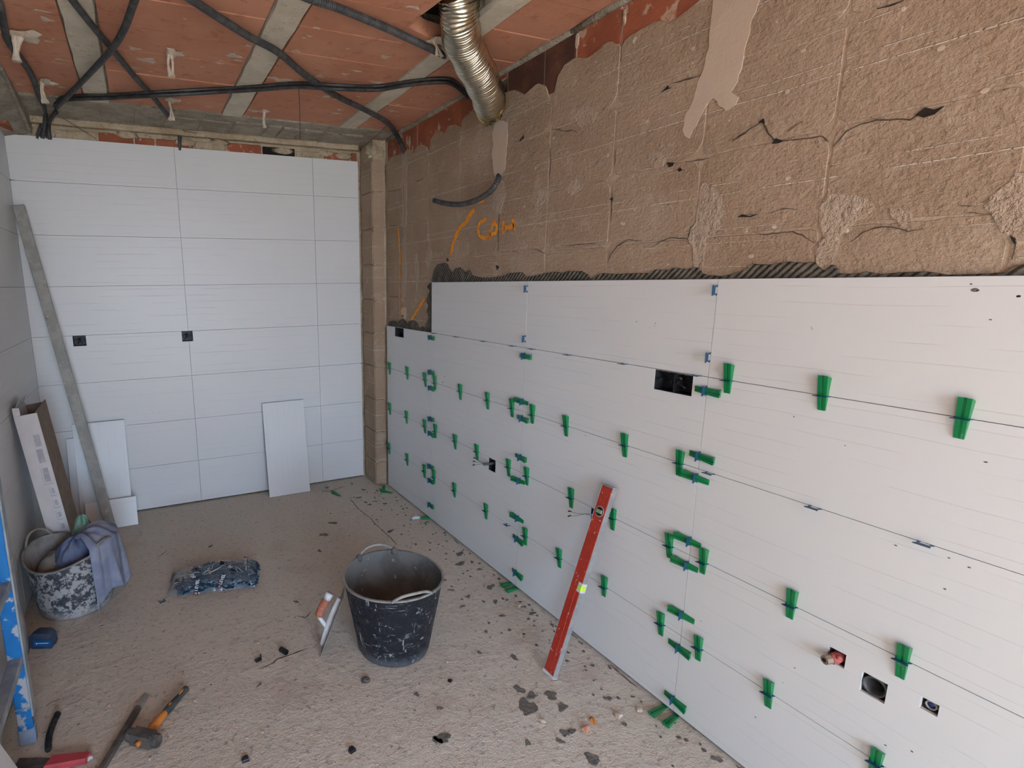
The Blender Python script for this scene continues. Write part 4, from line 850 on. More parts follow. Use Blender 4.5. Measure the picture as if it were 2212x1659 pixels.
for c, y, z, d in SIDEWAYS:
    put('w', wall_frame(y, z, -math.pi / 2 * d + R_.uniform(-.06, .06), (0, R_.uniform(.002, .012), .0006)), 'green wedge sideways on ' + VN[c] + ', ' + near(z), 'sideways wedges on the right wall')
    put('c', wall_frame(y, z, math.pi / 2), 'blue clip of sideways wedge on ' + VN[c] + ', ' + near(z), 'clips with sideways wedges on the right wall')
for k, y in EMPTY_H: put('c', wall_frame(y, ZJ[k], 0), 'empty blue clip on ' + JN[k] + ' ' + span(y), 'empty clips on ' + JN[k] + ' ' + span(y))
for c, y, z in EMPTY_V: put('c', wall_frame(y, z, math.pi / 2), 'empty blue clip on ' + VN[c] + ', ' + ('at the tile top edge' if z > 1.4 else near(z)), 'empty clips on vertical joints')
for i, (x, z) in enumerate(((-0.0895, 1.508), (-0.0895, .908))):
    put('c', frame((x, -.004, z), (1, 0, 0), (0, 0, 1), (0, -1, 0)), 'blue clip at the right edge of back wall tiles, %s' % ('beside the spray painted bricks' if i == 0 else 'low beside the pillar'), 'clips on the back wall')
put('c', frame((XL + .012, -.004, 2.108), (.7, -.7, 0), (0, 0, 1), (-.7, -.7, 0)), 'blue clip in the corner of left and back tiled walls', 'clips on the back wall')
for (y, z, r) in TILE_SPOTS:
    bm = BM(); blob(bm, (0, 0, 0), r * .6, R_.uniform(.4, .9), .7, 7, 5)
    for v in bm.verts: v.co = Vector((-.0002 + v.co.x * .12, y + v.co.y, z + v.co.z))
    obj('adhesive_spot', bm, 'adhesive', wall_right)
# loose wedges on the floor
def floor_wedge(x, y, rz, label, rx=0.0, z=0.001, group='loose wedges on the floor'):
    put('w', place((x, y, z), rz, rx), label, group)
floor_wedge(-.02, -1.80, math.radians(95), 'green wedge pushed under right wall tiles below the middle joint')
floor_wedge(-.025, -1.85, math.radians(98), 'second green wedge pushed under right wall tiles below the middle joint')
floor_wedge(-.04, -2.715, math.radians(100), 'green wedge pushed under right wall tiles beside orange brick chips')
floor_wedge(-.035, -2.765, math.radians(105), 'second green wedge pushed under right wall tiles beside orange brick chips')
floor_wedge(-.005, -.925, math.radians(78), 'green wedge under right wall tiles touching a white plaster lump')
floor_wedge(-.075, -.36, math.radians(-25), 'green wedge on floor by the pillar lying over another wedge', 0.1, .010)
floor_wedge(-.07, -.39, math.radians(45), 'green wedge on floor by the pillar under another wedge')
floor_wedge(-.415, -.275, math.radians(20), 'single green wedge on floor in front of back wall tiles')
put('c', place((-.44, -.11, .004), .4, math.pi / 2 * .9), 'dark blue clip lying on floor beside leaning white tile', 'loose clips on the floor')
put('c', place((-1.635, -1.235, .009), .3, math.pi / 2), 'dark blue clip lying on floor at the end of the plastic bag', 'loose clips on the floor')

# ---------------------------------------------------------------- boxes and pipes in the walls
def wall_box(name, mw, w, h, label, depth=.045, gangs=1):
    root = thing(name, label, 'electrical box', mw, 'black wall boxes')
    bm = BM(); t = .002
    box(bm, (0, 0, -depth), (w, h, -depth + t)); box(bm, (0, 0, -depth), (t, h, -.001)); box(bm, (w - t, 0, -depth), (w, h, -.001)); box(bm, (0, 0, -depth), (w, t, -.001)); box(bm, (0, h - t, -depth), (w, h, -.001))
    if gangs > 1: box(bm, (w / 2 - .002, 0, -depth), (w / 2 + .002, h, -.006))
    obj('shell', bm, 'black', root)
    for gx in range(gangs):
        for sx in (.012, w / gangs - .012):
            bm = BM(); bmesh.ops.create_cone(bm, cap_ends=True, segments=10, radius1=.003, radius2=.003, depth=.004, matrix=Matrix.Translation((gx * w / gangs + sx, h / 2, -.006)))
            box(bm, (gx * w / gangs + sx - .004, h / 2 - .006, -depth), (gx * w / gangs + sx + .004, h / 2 + .006, -.008))
            obj('screw_post', bm, 'black', root)
    bm = BM()
    tube(bm, spline([(w * .3, h * .2, -depth + .004), (w * .6, h * .7, -.02), (w * .35, h * .6, -.03), (w * .7, h * .25, -.025)], 8), .004, 7); obj('coiled_wire', bm, 'cable', root, True)
    return root
for k, lb in (('left', 'square black wall box in the back tiles beside the grey straightedge'), ('right', 'square black wall box crossing the vertical joint of the back tiles')):
    x0, x1, z0, z1 = HB[k]; wall_box('wall_box', FB(x0, z0), x1 - x0, z1 - z0, lb)
for k, lb, gg in (('single_far', 'black wall box at the top edge of lower right wall tiles by pillar', 1), ('low', 'small black wall box with stripped cable hanging out of it', 1), ('double', 'double black wall box in the right tiled wall', 2), ('low_near', 'black wall box half hidden behind the red level', 1)):
    y0, y1, z0, z1 = HR[k]; wall_box('wall_box', FR(y1, z0), y1 - y0, z1 - z0, lb, .045, gg)
def wires(mw, label, n, sheath=True):
    root = thing('loose_cable', label, 'cable', mw)
    if sheath:
        bm = BM(); tube(bm, spline([(0, .004, -.035), (0, .002, -.005), (-.012, -.002, .022), (-.024, -.004, .034)], 8), .0075, 9); obj('sheath', bm, 'conduit', root, True)
    else:
        bm = BM(); tube(bm, spline([(0, .004, -.035), (-.004, .002, .004), (-.02, .002, .024)], 8), .0028, 8); obj('sheath', bm, 'copper_wire', root, True)
    for k in range(n):
        a = (-.022, -.003 + .003 * k, .033) if sheath else (-.02, .002, .024)
        e = (-.058 - .004 * k, -.014 + .016 * k, .062 - .003 * k)
        mid = (-.042, (-.012, 0.0, .012)[k % 3] * .8, .048)
        pts = spline([a, mid, e], 6)
        bm = BM(); tube(bm, pts, .0013, 6); w_ = obj('wire', bm, ('copper_wire', 'wire_green', 'cable')[k % 3], root, True)
        bm = BM(); d = (pts[-1] - pts[-3]).normalized(); tube(bm, [pts[-1], pts[-1] + d * .008, pts[-1] + d * .012 + Vector((0, -.004, 0))], .0028, 7); obj('connector', bm, 'black', w_, True)
    return root
wires(FR(-1.60, .578), 'stripped grey cable with three black tipped wires from low box', 3)
wires(FR(-2.315, .578), 'pale twisted wire pair with black tips beside the red level', 2, False)
def pipe_hole(k):
    y0, y1, z0, z1 = HR[k]; return (y0 + y1) / 2, (z0 + z1) / 2
y, z = pipe_hole('red'); root = thing('water_pipe', 'red plastic water pipe elbow sticking out of its square tile cut', 'pipe', FR(y, z))
bm = BM(); tube(bm, [(0, 0, -.05), (0, -.002, .004), (-.004, -.004, .014)], .014, 14); obj('pipe', bm, 'pipe_red', root, True)
bm = BM(); tube(bm, [(-.004, -.004, .010), (-.010, -.006, .032)], .012, 8); obj('fitting', bm, 'brass', root)
bm = BM(); tube(bm, [(-.0105, -.006, .0315), (-.0107, -.0062, .0328)], .0055, 10); obj('bore', bm, 'void', root)  # dark disc on the fitting's end painted for the bore's shade
bm = BM(); tube(bm, [(.006, .004, .0), (.012, .010, .014)], .006, 8); obj('side_nub', bm, 'pipe_red', root, True)
y, z = pipe_hole('drain'); root = thing('drain_pipe', 'round dark grey drain pipe in the largest square tile cut', 'pipe', FR(y, z))
bm = BM(); lathe(bm, [(.0255, -.06), (.0255, -.004), (.0215, -.004), (.0215, -.015), (.0175, -.02), (.0175, -.06)], 28); obj('pipe', bm, 'pipe_grey', root, True)
bm = BM(); tube(bm, [(0, 0, -.058), (0, 0, -.052)], .018, 20); obj('bore', bm, 'void', root)
y, z = pipe_hole('blue'); root = thing('water_pipe', 'blue capped water pipe recessed in the smallest square tile cut', 'pipe', FR(y, z))
bm = BM(); lathe(bm, [(.011, -.06), (.011, -.008), (.0085, -.008), (.0085, -.02)], 18); obj('pipe', bm, 'alu', root, True)
bm = BM(); tube(bm, [(0, 0, -.03), (0, 0, -.012)], .0084, 14); obj('cap', bm, 'pipe_blue', root, True)

# ---------------------------------------------------------------- black bucket and dusty tub
def tub(name, label, loc, h, r0, r1, th, lift, matw, mati, hspan, hup, seg=72):
    root = thing(name, label, 'bucket', Matrix.Translation(loc))
    def zm(w):
        return lambda a, i: lift * w[i] * math.cos(2 * (a - th))
    prof = [(r0 - .02, .0), (r0 - .005, .003), (r0, .014)]
    for k in range(1, 11):
        t = k / 10; prof.append((r0 + (r1 - r0) * t, .014 + (h - .014) * t))
    w = [0, 0, 0] + [(k / 10) ** 3 for k in range(1, 11)]
    bm = BM(); lathe(bm, prof, seg, zm(w)); obj('wall', bm, matw, root, True)
    bm = BM(); lathe(bm, [(r1, h), (r1 + .004, h + .001), (r1 + .0045, h - .006), (r1, h - .007)], seg, zm([1, 1, 1, 1])); lathe(bm, [(r1 + .001, h + .0005), (r1 - .005, h + .0005)], seg, zm([1, 1])); obj('rim', bm, 'rim_dust', root, True)
    pin = [(r1 - .005, h)] + [(r0 + (r1 - r0) * k / 8 - .005, .014 + (h - .014) * k / 8) for k in range(7, -1, -1)] + [(.001, .012)]
    bm = BM(); lathe(bm, pin, seg, lambda a, i: lift * ((1 - i / 8) ** 3 if i < 8 else 0) * math.cos(2 * (a - th))); obj('inside', bm, mati, root, True)
    bm = BM(); tube(bm, [(0, 0, 0), (0, 0, .004)], r0 - .018, 40); obj('base', bm, matw, root)
    for s in (0, math.pi):
        bm = BM(); pts = []
        for k in range(13):
            t = -1 + 2 * k / 12; a = th + s + hspan * t
            zz = h + lift * math.cos(2 * (a - th)) + hup * (1 - abs(t) ** 2.6) - .004
            rr = r1 + .002 + .006 * (1 - t * t); pts.append((rr * math.cos(a), rr * math.sin(a), zz))
        tube(bm, spline(pts, 3), .0058, 9); obj('handle', bm, 'rim_dust', root, True)
    return root
bk = tub('mixing_bucket', 'black rubber bucket of grey adhesive standing in the open floor', (-.743, -1.992, 0), .328, .150, .205, math.radians(-92), .004, 'bucket', 'bucket_in', .42, .030)
bm = BM(); lathe(bm, [(.157, .10), (.12, .085), (.06, .075), (.001, .07)], 40, lambda a, i: .008 * math.sin(3 * a + i)); obj('adhesive', bm, 'wet_cement', bk, True)
for d in (-.42, .42):
    a = math.radians(88) + d; bm = BM(); blob(bm, (.203 * math.cos(a), .203 * math.sin(a), .325), .016, 1.2, .4, 8, 6)
    obj('dried_lump', bm, 'bucket_in', bk, True)
tb = tub('rubble_tub', 'wide black tub crusted with pale mortar holding rags', (-2.012, -1.064, 0), .285, .160, .194, math.radians(-38), .026, 'tub', 'tub_in', .40, .045)
# what is in the tub
root = thing('paper_sack', 'crumpled grey paper sack inside the mortar crusted tub', 'sack', Matrix.Translation((-2.06, -1.04, .015)))
bm = BM(); ret = bmesh.ops.create_icosphere(bm, subdivisions=4, radius=1)
for v in bm.verts:
    a = math.atan2(v.co.y, v.co.x); k = 1 + .06 * math.sin(5 * a + 3 * v.co.z) + .04 * math.sin(11 * a - 7 * v.co.z)
    v.co = Vector((v.co.x * .118 * k, v.co.y * .128 * k, .12 + v.co.z * .13 * k))
obj('body', bm, 'sack', root, True)
bm = BM(); tube(bm, [(-.07, -.10, .20), (0.02, -.118, .215), (.06, -.09, .21)], .012, 6); obj('folded_edge', bm, 'card_brown', root)
def cloth(name, label, mat, fn, nu, nv, cat='rag', thick=.0016):
    bm = BM(); g = [[bm.verts.new(fn(i / nu, j / nv)) for j in range(nv + 1)] for i in range(nu + 1)]
    for i in range(nu):
        for j in range(nv): bm.faces.new((g[i][j], g[i + 1][j], g[i + 1][j + 1], g[i][j + 1]))
    o = obj(name, bm, mat, None, True)
    md = o.modifiers.new('thickness', 'SOLIDIFY'); md.thickness = thick; md.offset = 1
    return tag(o, label, cat)
def hang(u, v):
    a = math.radians(-62 + 92 * u); cx, cy = -2.012, -1.064
    fold = .013 * math.sin(u * 17 + v * 2) + .007 * math.sin(u * 31 - v * 3)
    lim = .06 + .12 * abs(math.sin(u * 5.0)) if u < .85 else .17
    if v < .35:
        t = v / .35; r = .045 + .153 * t; z = .335 + .045 * math.sin(t * math.pi * .9) - .012 * t + fold * .7
    else:
        t = (v - .35) / .65; r = .207 + .016 * t + max(-.004, fold) * (.3 + t); z = .338 - (.338 - lim * .6) * t
    return (cx + r * math.cos(a), cy + r * math.sin(a), z)
cloth('cloth_rag', 'blue grey cloth rag draped over the side of the tub', 'rag_blue', hang, 60, 40)
def mound(cx, cy, cz, rx, ry, rz_, f=7, amp=.08):
    def fn(u, v):
        a = 2 * math.pi * u; t = math.pi / 2 * v
        k = 1 + amp * math.sin(f * a + 4 * v) + amp * .6 * math.sin(2.3 * f * a - 9 * v)
        return (cx + rx * math.sin(t) * math.cos(a) * k, cy + ry * math.sin(t) * math.sin(a) * k, cz + rz_ * math.cos(t) * (1 + amp * math.sin(f * a)))
    return fn
cloth('cloth_rag', 'navy crumpled cloth bundled in the tub under the rag', 'rag_navy', mound(-1.985, -1.075, .20, .10, .115, .135, 6, .09), 48, 14)
cloth('plastic_bag', 'green crumpled plastic bag at the back of the tub', 'rag_green', mound(-1.965, -.945, .27, .045, .05, .115, 5, .12), 40, 12, 'bag')

# ---------------------------------------------------------------- leaning things
def lean_tile(name, label, x0, x1, h, foot_y, top_y, mat='tile', yaw=0.0, vertical_grain=True):
    """tile standing on the floor and leaning on the back wall"""
    ang = math.asin((top_y - foot_y) / h); w = x1 - x0
    Y = Vector((0, math.sin(ang), math.cos(ang))); X = Vector((1, 0, 0)); Z = X.cross(Y)
    if vertical_grain:   # local X (the grain) runs upwards
        mw = frame((x1, foot_y, 0), Y, -X, Z); bm = BM(); slab(bm, 0, h, 0, w, 0, .0095, [], lambda u, v, k: (u, v, k))
    else:
        mw = frame((x0, foot_y, 0), X, Y, Z); bm = BM(); slab(bm, 0, w, 0, h, 0, .0095, [], lambda u, v, k: (u, v, k))
    o = obj(name, bm, mat, None, False, None); o.matrix_world = Matrix.Rotation(0, 4, 'Z') @ mw
    return tag(o, label, 'tile')
lean_tile('loose_tile', 'single white tile leaning on back wall away from other offcuts', -.868, -.567, .68, -.118, -.022)
lean_tile('loose_tile', 'tall white tile leaning on back wall behind the grey straightedge', -2.062, -1.765, .665, -.150, -.030)
lean_tile('loose_tile', 'shorter white tile showing as a strip behind the taller leaning tile', -2.108, -1.83, .572, -.118, -.018)
lean_tile('loose_tile', 'low white tile offcut standing in front of the leaning tiles', -2.030, -1.738, .180, -.212, -.164, vertical_grain=False)
root = thing('straightedge', 'long grey mortar dusted aluminium straightedge leaning into the left corner', 'straightedge')
a, b = Vector((-1.890, -.262, 0.006)), Vector((-2.186, -.095, 1.962))
Z = (b - a).normalized(); X = (Vector((1, 0, 0)) - Z * Z.x).normalized(); Y = Z.cross(X)
root.matrix_world = frame(a, X, Y, Z); L_ = (b - a).length
bm = BM(); box(bm, (-.030, -.010, 0), (.030, .010, L_ - .003), .003); obj('bar', bm, 'alu_dusty', root)
bm = BM(); box(bm, (-.029, -.0095, L_ - .004), (.029, .0095, L_), .002); obj('end_cap', bm, 'alu_dusty', root)
# cardboard tile box on end
root = thing('tile_box', 'open cardboard tile box standing on end against left tiled wall', 'box')
Z = Vector((-.108, 0, .9)).normalized(); Y = Vector((0, 1, 0)); X = Y.cross(Z)
root.matrix_world = frame((-2.100, -.845, .0), X, Y, Z)
w, d, h, t = .098, .30, .905, .004
bm = BM(); box(bm, (0, 0, .012), (w, t, h)); o = obj('printed_side', bm, 'card_white', root)
for k, (a, b, c_, e) in enumerate(((.056, .083, .74, .80), (.052, .080, .655, .725), (.046, .083, .54, .635), (.062, .086, .475, .525), (.060, .086, .41, .46), (.060, .086, .345, .395), (.060, .086, .28, .33), (.060, .086, .215, .265), (.060, .086, .15, .20))):
    bm = BM()
    if k in (0, 1): box(bm, (a, -.0006, c_), (b, .001, e))
    else:
        box(bm, (a, -.0006, c_), (a + .002, .001, e)); box(bm, (a, -.0006, c_), (b, .001, c_ + .004)); box(bm, (a + .008, -.0006, c_ + .014), (b - .004, .001, e - .008))
    obj('print', bm, 'card_print', o)
bm = BM(); box(bm, (w - t, t, .012), (w, d, h + .01)); obj('long_side', bm, 'card_brown', root)
bm = BM(); box(bm, (0, t, .012), (t, d, h + .015)); obj('long_side', bm, 'card_white', root)
bm = BM(); box(bm, (0, d - t, .012), (w, d, h)); obj('back_side', bm, 'card_brown', root)
bm = BM(); box(bm, (0, 0, .006), (w, d, .016)); obj('bottom', bm, 'card_brown', root)
bm = BM(); prism(bm, [(0, 0), (.03, .004), (.032, .04), (.004, .045)], lambda a_, b_, d_: (a_, d_, h + b_ - .002), 0, t); obj('torn_flap', bm, 'card_white', root)
bm = BM(); prism(bm, [(0, .02), (0, .26), (-.004, .27), (.05, .25), (.055, .04)], lambda a_, b_, d_: (a_ * .55, b_, h + .014 + a_ * .9 + d_), 0, .003); obj('torn_flap', bm, 'card_white', root)
# wrapped panel against the left wall
bm = BM()
nu, nv = 22, 30; g = []
for i in range(nu + 1):
    row = []
    for j in range(nv + 1):
        u, v = i / nu, j / nv
        y = -1.86 + .56 * u + .012 * math.sin(v * 14); z = .97 * v
        x = XL + .012 + .045 * (1 - .55 * v) * min(1, 6 * (1 - u) + .15) * min(1, 8 * u + .2) + .006 * math.sin(9 * u + 7 * v) * math.sin(5 * v + 2 * u)
        row.append(bm.verts.new((x, y, z)))
    g.append(row)
for i in range(nu):
    for j in range(nv): bm.faces.new((g[i][j], g[i + 1][j], g[i + 1][j + 1], g[i][j + 1]))
bd = [g[i][0] for i in range(nu + 1)] + [g[nu][j] for j in range(1, nv + 1)] + [g[i][nv] for i in range(nu - 1, -1, -1)] + [g[0][j] for j in range(nv - 1, 0, -1)]
bk_ = [bm.verts.new((XL + .003, v.co.y, v.co.z)) for v in bd]
for i in range(len(bd)):
    j = (i + 1) % len(bd); bm.faces.new((bd[i], bd[j], bk_[j], bk_[i]))
tag(obj('wrapped_board', bm, 'film', None, True), 'grey plastic wrapped board leaning on left wall behind the ladder', 'board')
# diagonally cut tile at the left wall
bm = BM()
prism(bm, [(-2.19, 0), (-2.55, .637), (-2.9, .637), (-2.9, 0)], lambda a, b, d: (-2.022 - .03 * b + d, a, b), -.0095, 0)
tag(obj('loose_tile', bm, 'tile'), 'diagonally cut white tile leaning against the blue step ladder', 'tile')
# ladder
root = thing('step_ladder', 'folded blue painted step ladder standing by the left wall', 'ladder', Matrix.Translation((-2.078, -1.95, 0)))
Hh = 1.9
for (yo, zz) in ((0.0, 0), (-.42, 0)):
    bm = BM(); box(bm, (-.024, yo - .012, .05), (.020, yo + .012, Hh), .003); o = obj('stile', bm, 'ladder_blue', root)
    bm = BM(); box(bm, (.0195, yo - .013, .10), (.026, yo + .026, Hh - .01), .002); obj('edge_strip', bm, 'ladder_grey', o)
    bm = BM(); box(bm, (-.026, yo - .0135, .0), (.0235, yo + .0135, .058), .003); obj('foot', bm, 'ladder_foot', root)
    bm = BM(); box(bm, (-.0255, yo - .0125, .135), (.0215, yo - .0115, .139)); obj('seam', bm, 'ladder_grey', o)
for k in range(6):
    bm = BM(); box(bm, (-.02, -.42, .3 + .27 * k), (.02, 0, .325 + .27 * k), .003); obj('step', bm, 'ladder_grey', root)
for yo in (-.06, -.36):
    bm = BM(); box(bm, (-.10, yo - .011, 0), (-.06, yo + .011, Hh - .1), .003); obj('rear_leg', bm, 'ladder_grey', root)
bm = BM(); box(bm, (-.10, -.43, Hh - .02), (.025, .01, Hh + .02), .005); obj('top_step', bm, 'ladder_blue', root)
# red spirit level leaning on the right wall
root = thing('spirit_level', 'paint spattered red spirit level leaning on the right tiled wall', 'spirit level')
a, b = Vector((-.268, -2.412, .004)), Vector((-.0265, -2.414, .742))
Z = (b - a).normalized(); Y = Vector((0, 1, 0)); X = Y.cross(Z)
root.matrix_world = frame(a, X, Y, Z); L_ = (b - a).length
bm = BM(); box(bm, (-.0115, -.0265, .006), (.0115, .0265, L_ - .006), .002); body = obj('body', bm, 'red', root)
for s in (-1, 1):
    bm = BM(); box(bm, (-.0112, s * .0264 - (.0021 if s < 0 else 0), .003), (.0112, s * .0264 + (.0021 if s > 0 else 0), L_ - .003), .0008); obj('edge_rail', bm, 'alu', root)
bm = BM(); box(bm, (-.0110, -.007, .08), (-.0126, .004, L_ * .46), .0006); obj('raised_rib', bm, 'red', body)
bm = BM(); box(bm, (-.0122, -.0285, L_ - .006), (.0122, .0285, L_)); obj('end_cap', bm, 'alu', root)
bm = BM(); box(bm, (-.0122, -.0285, 0), (.0122, .0285, .012)); obj('end_cap', bm, 'trowel_white', root)
RX = Matrix.Rotation(-math.pi / 2, 4, 'Y')
def disc(nm, mt, r_, z_, y_, x0, x1, par, seg=24):
    bm = BM(); tube(bm, [(x0, y_, z_), (x1, y_, z_)], r_, seg); return obj(nm, bm, mt, par)
vr = disc('end_vial', 'card_print', .0205, L_ - .105, 0, -.009, -.0125, root)
disc('ring', 'black', .0175, L_ - .105, 0, -.0122, -.0132, vr)
bm = BM(); box(bm, (-.0145, -.014, L_ - .112), (-.012, .014, L_ - .098), .001); obj('tube', bm, 'vial_pale', vr)
for yy in (-.004, .004):
    bm = BM(); box(bm, (-.0149, yy - .0006, L_ - .112), (-.0144, yy + .0006, L_ - .098)); obj('mark', bm, 'black', vr)
bm = BM(); box(bm, (-.0125, -.0288, L_ * .455), (.0125, -.008, L_ * .455 + .038), .001); cv = obj('centre_window', bm, 'trowel_white', root)
bm = BM(); box(bm, (-.0135, -.0293, L_ * .455 + .007), (.0115, -.011, L_ * .455 + .031), .002); obj('vial', bm, 'vial', cv)
# notched trowel leaning on the bucket
root = thing('notched_trowel', 'notched trowel with terracotta grip leaning on the black bucket', 'trowel')
a, b = Vector((-1.048, -1.93, .002)), Vector((-.950, -1.955, .258))
Z = (b - a).normalized(); Y = Vector((.41, .91, 0)); Y = (Y - Z * Y.dot(Z)).normalized(); X = Y.cross(Z)
root.matrix_world = frame(a, X, Y, Z); L_ = (b - a).length
pts = [(0, 0)]
nt = 14
for k in range(nt):
    z0 = L_ * k / nt; pts += [(0, z0 + L_ / nt * .1), (0, z0 + L_ / nt * .5), (.009, z0 + L_ / nt * .5), (.009, z0 + L_ / nt * .98)]
pts += [(0, L_), (.11, L_), (.11, 0)]
bm = BM(); prism(bm, [(p[0] - .02, p[1]) for p in pts], lambda a_, b_, d_: (d_, a_, b_), 0, .0016); obj('blade', bm, 'trowel_steel', root)
bm = BM(); tube(bm, spline([(-.004, .035, .025), (-.008, .035, .09), (-.010, .035, .17), (-.006, .035, .245)], 8), lambda i: .011 + .005 * math.sin(i / 24 * math.pi), 8); br = obj('bracket', bm, 'trowel_white', root, True)
bm = BM(); tube(bm, spline([(-.008, .035, .105), (-.035, .035, .120), (-.060, .035, .140), (-.062, .035, .152)], 6), lambda i: .011 - .002 * math.sin(i / 18 * math.pi), 8); obj('arm', bm, 'trowel_white', br, True)
bm = BM(); tube(bm, spline([(-.062, .035, .142), (-.061, .035, .18), (-.055, .035, .225)], 6), lambda i: .0155 + .002 * math.sin(i / 12 * math.pi), 12); obj('grip', bm, 'trowel_orange', root, True)
bm = BM(); tube(bm, [(-.0548, .035, .224), (-.052, .035, .250)], .0165, 12); obj('grip_end', bm, 'trowel_white', root, True)

# ---------------------------------------------------------------- bag of clips
bagM = place((-1.372, -1.150, 0), math.radians(-11))
root = thing('clip_bag', 'clear printed plastic bag full of blue levelling clips on floor', 'bag', bagM)
def bag_h(u, v):
    e = max(0, 1 - abs(u) ** 5) * max(0, 1 - abs(v) ** 4)
    lump = 1 + .10 * math.sin(6 * u + 2) + .09 * math.sin(11 * u * 1.1 + 5 * v) + .05 * math.sin(19 * v + 7 * u)
    side = .62 if u < -.72 else 1
    return .074 * e ** .55 * lump * (.78 + .22 * min(1, (u + 1) * 1.3))
bm = BM(); nu, nv = 64, 34; A, Bb = .222, .108
def wav(u, v): return (A * u * (1 + .012 * math.sin(9 * v)), Bb * v * (1 + .03 * math.sin(7 * u + 1)))
gt = [[bm.verts.new((*wav(-1 + 2 * i / nu, -1 + 2 * j / nv), .004 + bag_h(-1 + 2 * i / nu, -1 + 2 * j / nv) + .0035 * math.sin(i * 1.9 + j * 1.3) * math.sin(j * 2.1 - i))) for j in range(nv + 1)] for i in range(nu + 1)]
for i in range(nu):
    for j in range(nv): bm.faces.new((gt[i][j], gt[i + 1][j], gt[i + 1][j + 1], gt[i][j + 1]))
obj('film', bm, 'bag', root, True)
bm = BM()
tmp = BM(); clip_mesh(tmp); cm = bpy.data.meshes.new('clip_source'); tmp.to_mesh(cm); tmp.free()
for k in range(520):
    u, v = R_.uniform(-.80, .93), R_.uniform(-.92, .92)
    hh = bag_h(u, v) - .011
    if hh < .006: continue
    if u < -.45 and v > -.15: continue
    x, y = wav(u, v); z = hh if k < 400 else R_.uniform(.006, hh)
    mt = Matrix.Translation((x, y, max(.006, z))) @ Matrix.Rotation(R_.uniform(0, 6.3), 4, 'Z') @ Matrix.Rotation(R_.uniform(-.35, .35) + math.pi / 2, 4, 'X') @ Matrix.Rotation(R_.uniform(-.3, .3), 4, 'Y') @ Matrix.Scale(1.25, 4) @ Matrix.Translation((0, 0, -.009))
    st = len(bm.verts); bm.from_mesh(cm); bm.verts.ensure_lookup_table()
    for vtx in bm.verts[st:]: vtx.co = mt @ vtx.co
bpy.data.meshes.remove(cm)
obj('heap_of_clips', bm, 'blue_bagged', root, False, None, 'stuff')
bm = BM(); g_ = [[None] * 31 for _ in range(41)]
for i in range(41):
    for j in range(31):
        u, v = -.8 + 1.75 * i / 40, -.94 + 1.88 * j / 30
        x, y = wav(u, v); hz = bag_h(u, v) - .020 + .004 * math.sin(i * 2.7) * math.sin(j * 3.1)
        if u < -.42 and v > -.15: hz *= max(0, 1 - (-.42 - u) * 6)
        g_[i][j] = bm.verts.new((x, y, max(.003, hz)))
for i in range(40):
    for j in range(30): bm.faces.new((g_[i][j], g_[i + 1][j], g_[i + 1][j + 1], g_[i][j + 1]))
bmesh.ops.delete(bm, geom=[f for f in bm.faces if all(v_.co.z < .0035 for v_ in f.verts)], context='FACES')
obj('packed_clips', bm, 'blue_bagged', root, False, None, 'stuff')
for pts in (((-.02, .12), (-.06, -.1), (-.16, -.45), (-.2, -.6)), ((-.2, -.62), (-.05, -.5), (.1, -.25), (.2, .0)), ((.2, .02), (.24, .2)), ((.46, .1), (.5, -.2), (.54, -.5)), ((.48, .1), (.58, -.25), (.66, -.55)), ((-.55, -.12), (-.42, -.18), (-.3, -.38)), ((.74, -.1), (.7, -.5)), ((-.9, -.2), (-.84, -.5), (-.7, -.62))):
    P3 = [Vector((*wav(u, v), .0065 + bag_h(u, v))) for u, v in pts]
    bm = BM(); S_ = spline(P3, 6); tube(bm, S_, lambda i, n=len(S_): .0004 + .0016 * math.sin(math.pi * i / (n - 1)), 5); obj('fold', bm, 'fold_glint', root, True)  # pale tapering tubes standing in for glints on the creases
def text_mesh(s, size):
    cu = bpy.data.curves.new('print', 'FONT'); cu.body = s; cu.size = size; cu.align_x = 'CENTER'; cu.align_y = 'CENTER'; cu.resolution_u = 2
    cu.offset = size * .02
    o = bpy.data.objects.new('print_source', cu); COL.objects.link(o)
    dg = bpy.context.evaluated_depsgraph_get(); me = bpy.data.meshes.new_from_object(o.evaluated_get(dg))
    bpy.data.objects.remove(o); return me
tm = text_mesh('LEVEL', .0215)
for (u, v) in ((-.96, .35), (-.70, -.55), (-.42, .25), (-.36, -.93), (-.10, -.35), (.16, .42), (.18, -.85), (.42, -.30), (.70, .40)):
    x, y = wav(u, v); e = .06
    nx = (bag_h(min(1, u + e), v) - bag_h(max(-1, u - e), v)) / (2 * e * A); ny = (bag_h(u, min(1, v + e)) - bag_h(u, max(-1, v - e))) / (2 * e * Bb)
    ny = max(-1.6, min(1.6, ny)); nx = max(-1.2, min(1.2, nx))
    N_ = Vector((-nx, -ny, 1)).normalized(); T = (Vector((0, 1, 0)) - N_ * N_.y).normalized(); T = (Matrix.Rotation(R_.uniform(-.2, .2), 4, N_) @ T); S_ = N_.cross(T)
    mw = frame(Vector((x, y, .0065 + bag_h(u, v))) + N_ * .003, T, S_, N_)
    bm = BM(); box(bm, (-.037, -.0105, -.0006), (.040, .0105, 0)); strip = obj('print_strip', bm, 'print_dark', root, False, mw)
    o = bpy.data.objects.new('lettering', tm); COL.objects.link(o); o.parent = strip; o.matrix_local = Matrix.Translation((.0085, 0, .0006))
    bm = BM(); prism(bm, [(-.036, -.006), (-.027, -.006), (-.0235, 0), (-.027, .006), (-.036, .006), (-.0325, 0)], lambda a_, b_, d_: (a_, b_, d_), 0, .0007); obj('arrow_mark', bm, 'print_red', strip)
tm.materials.append(M['print_white'])
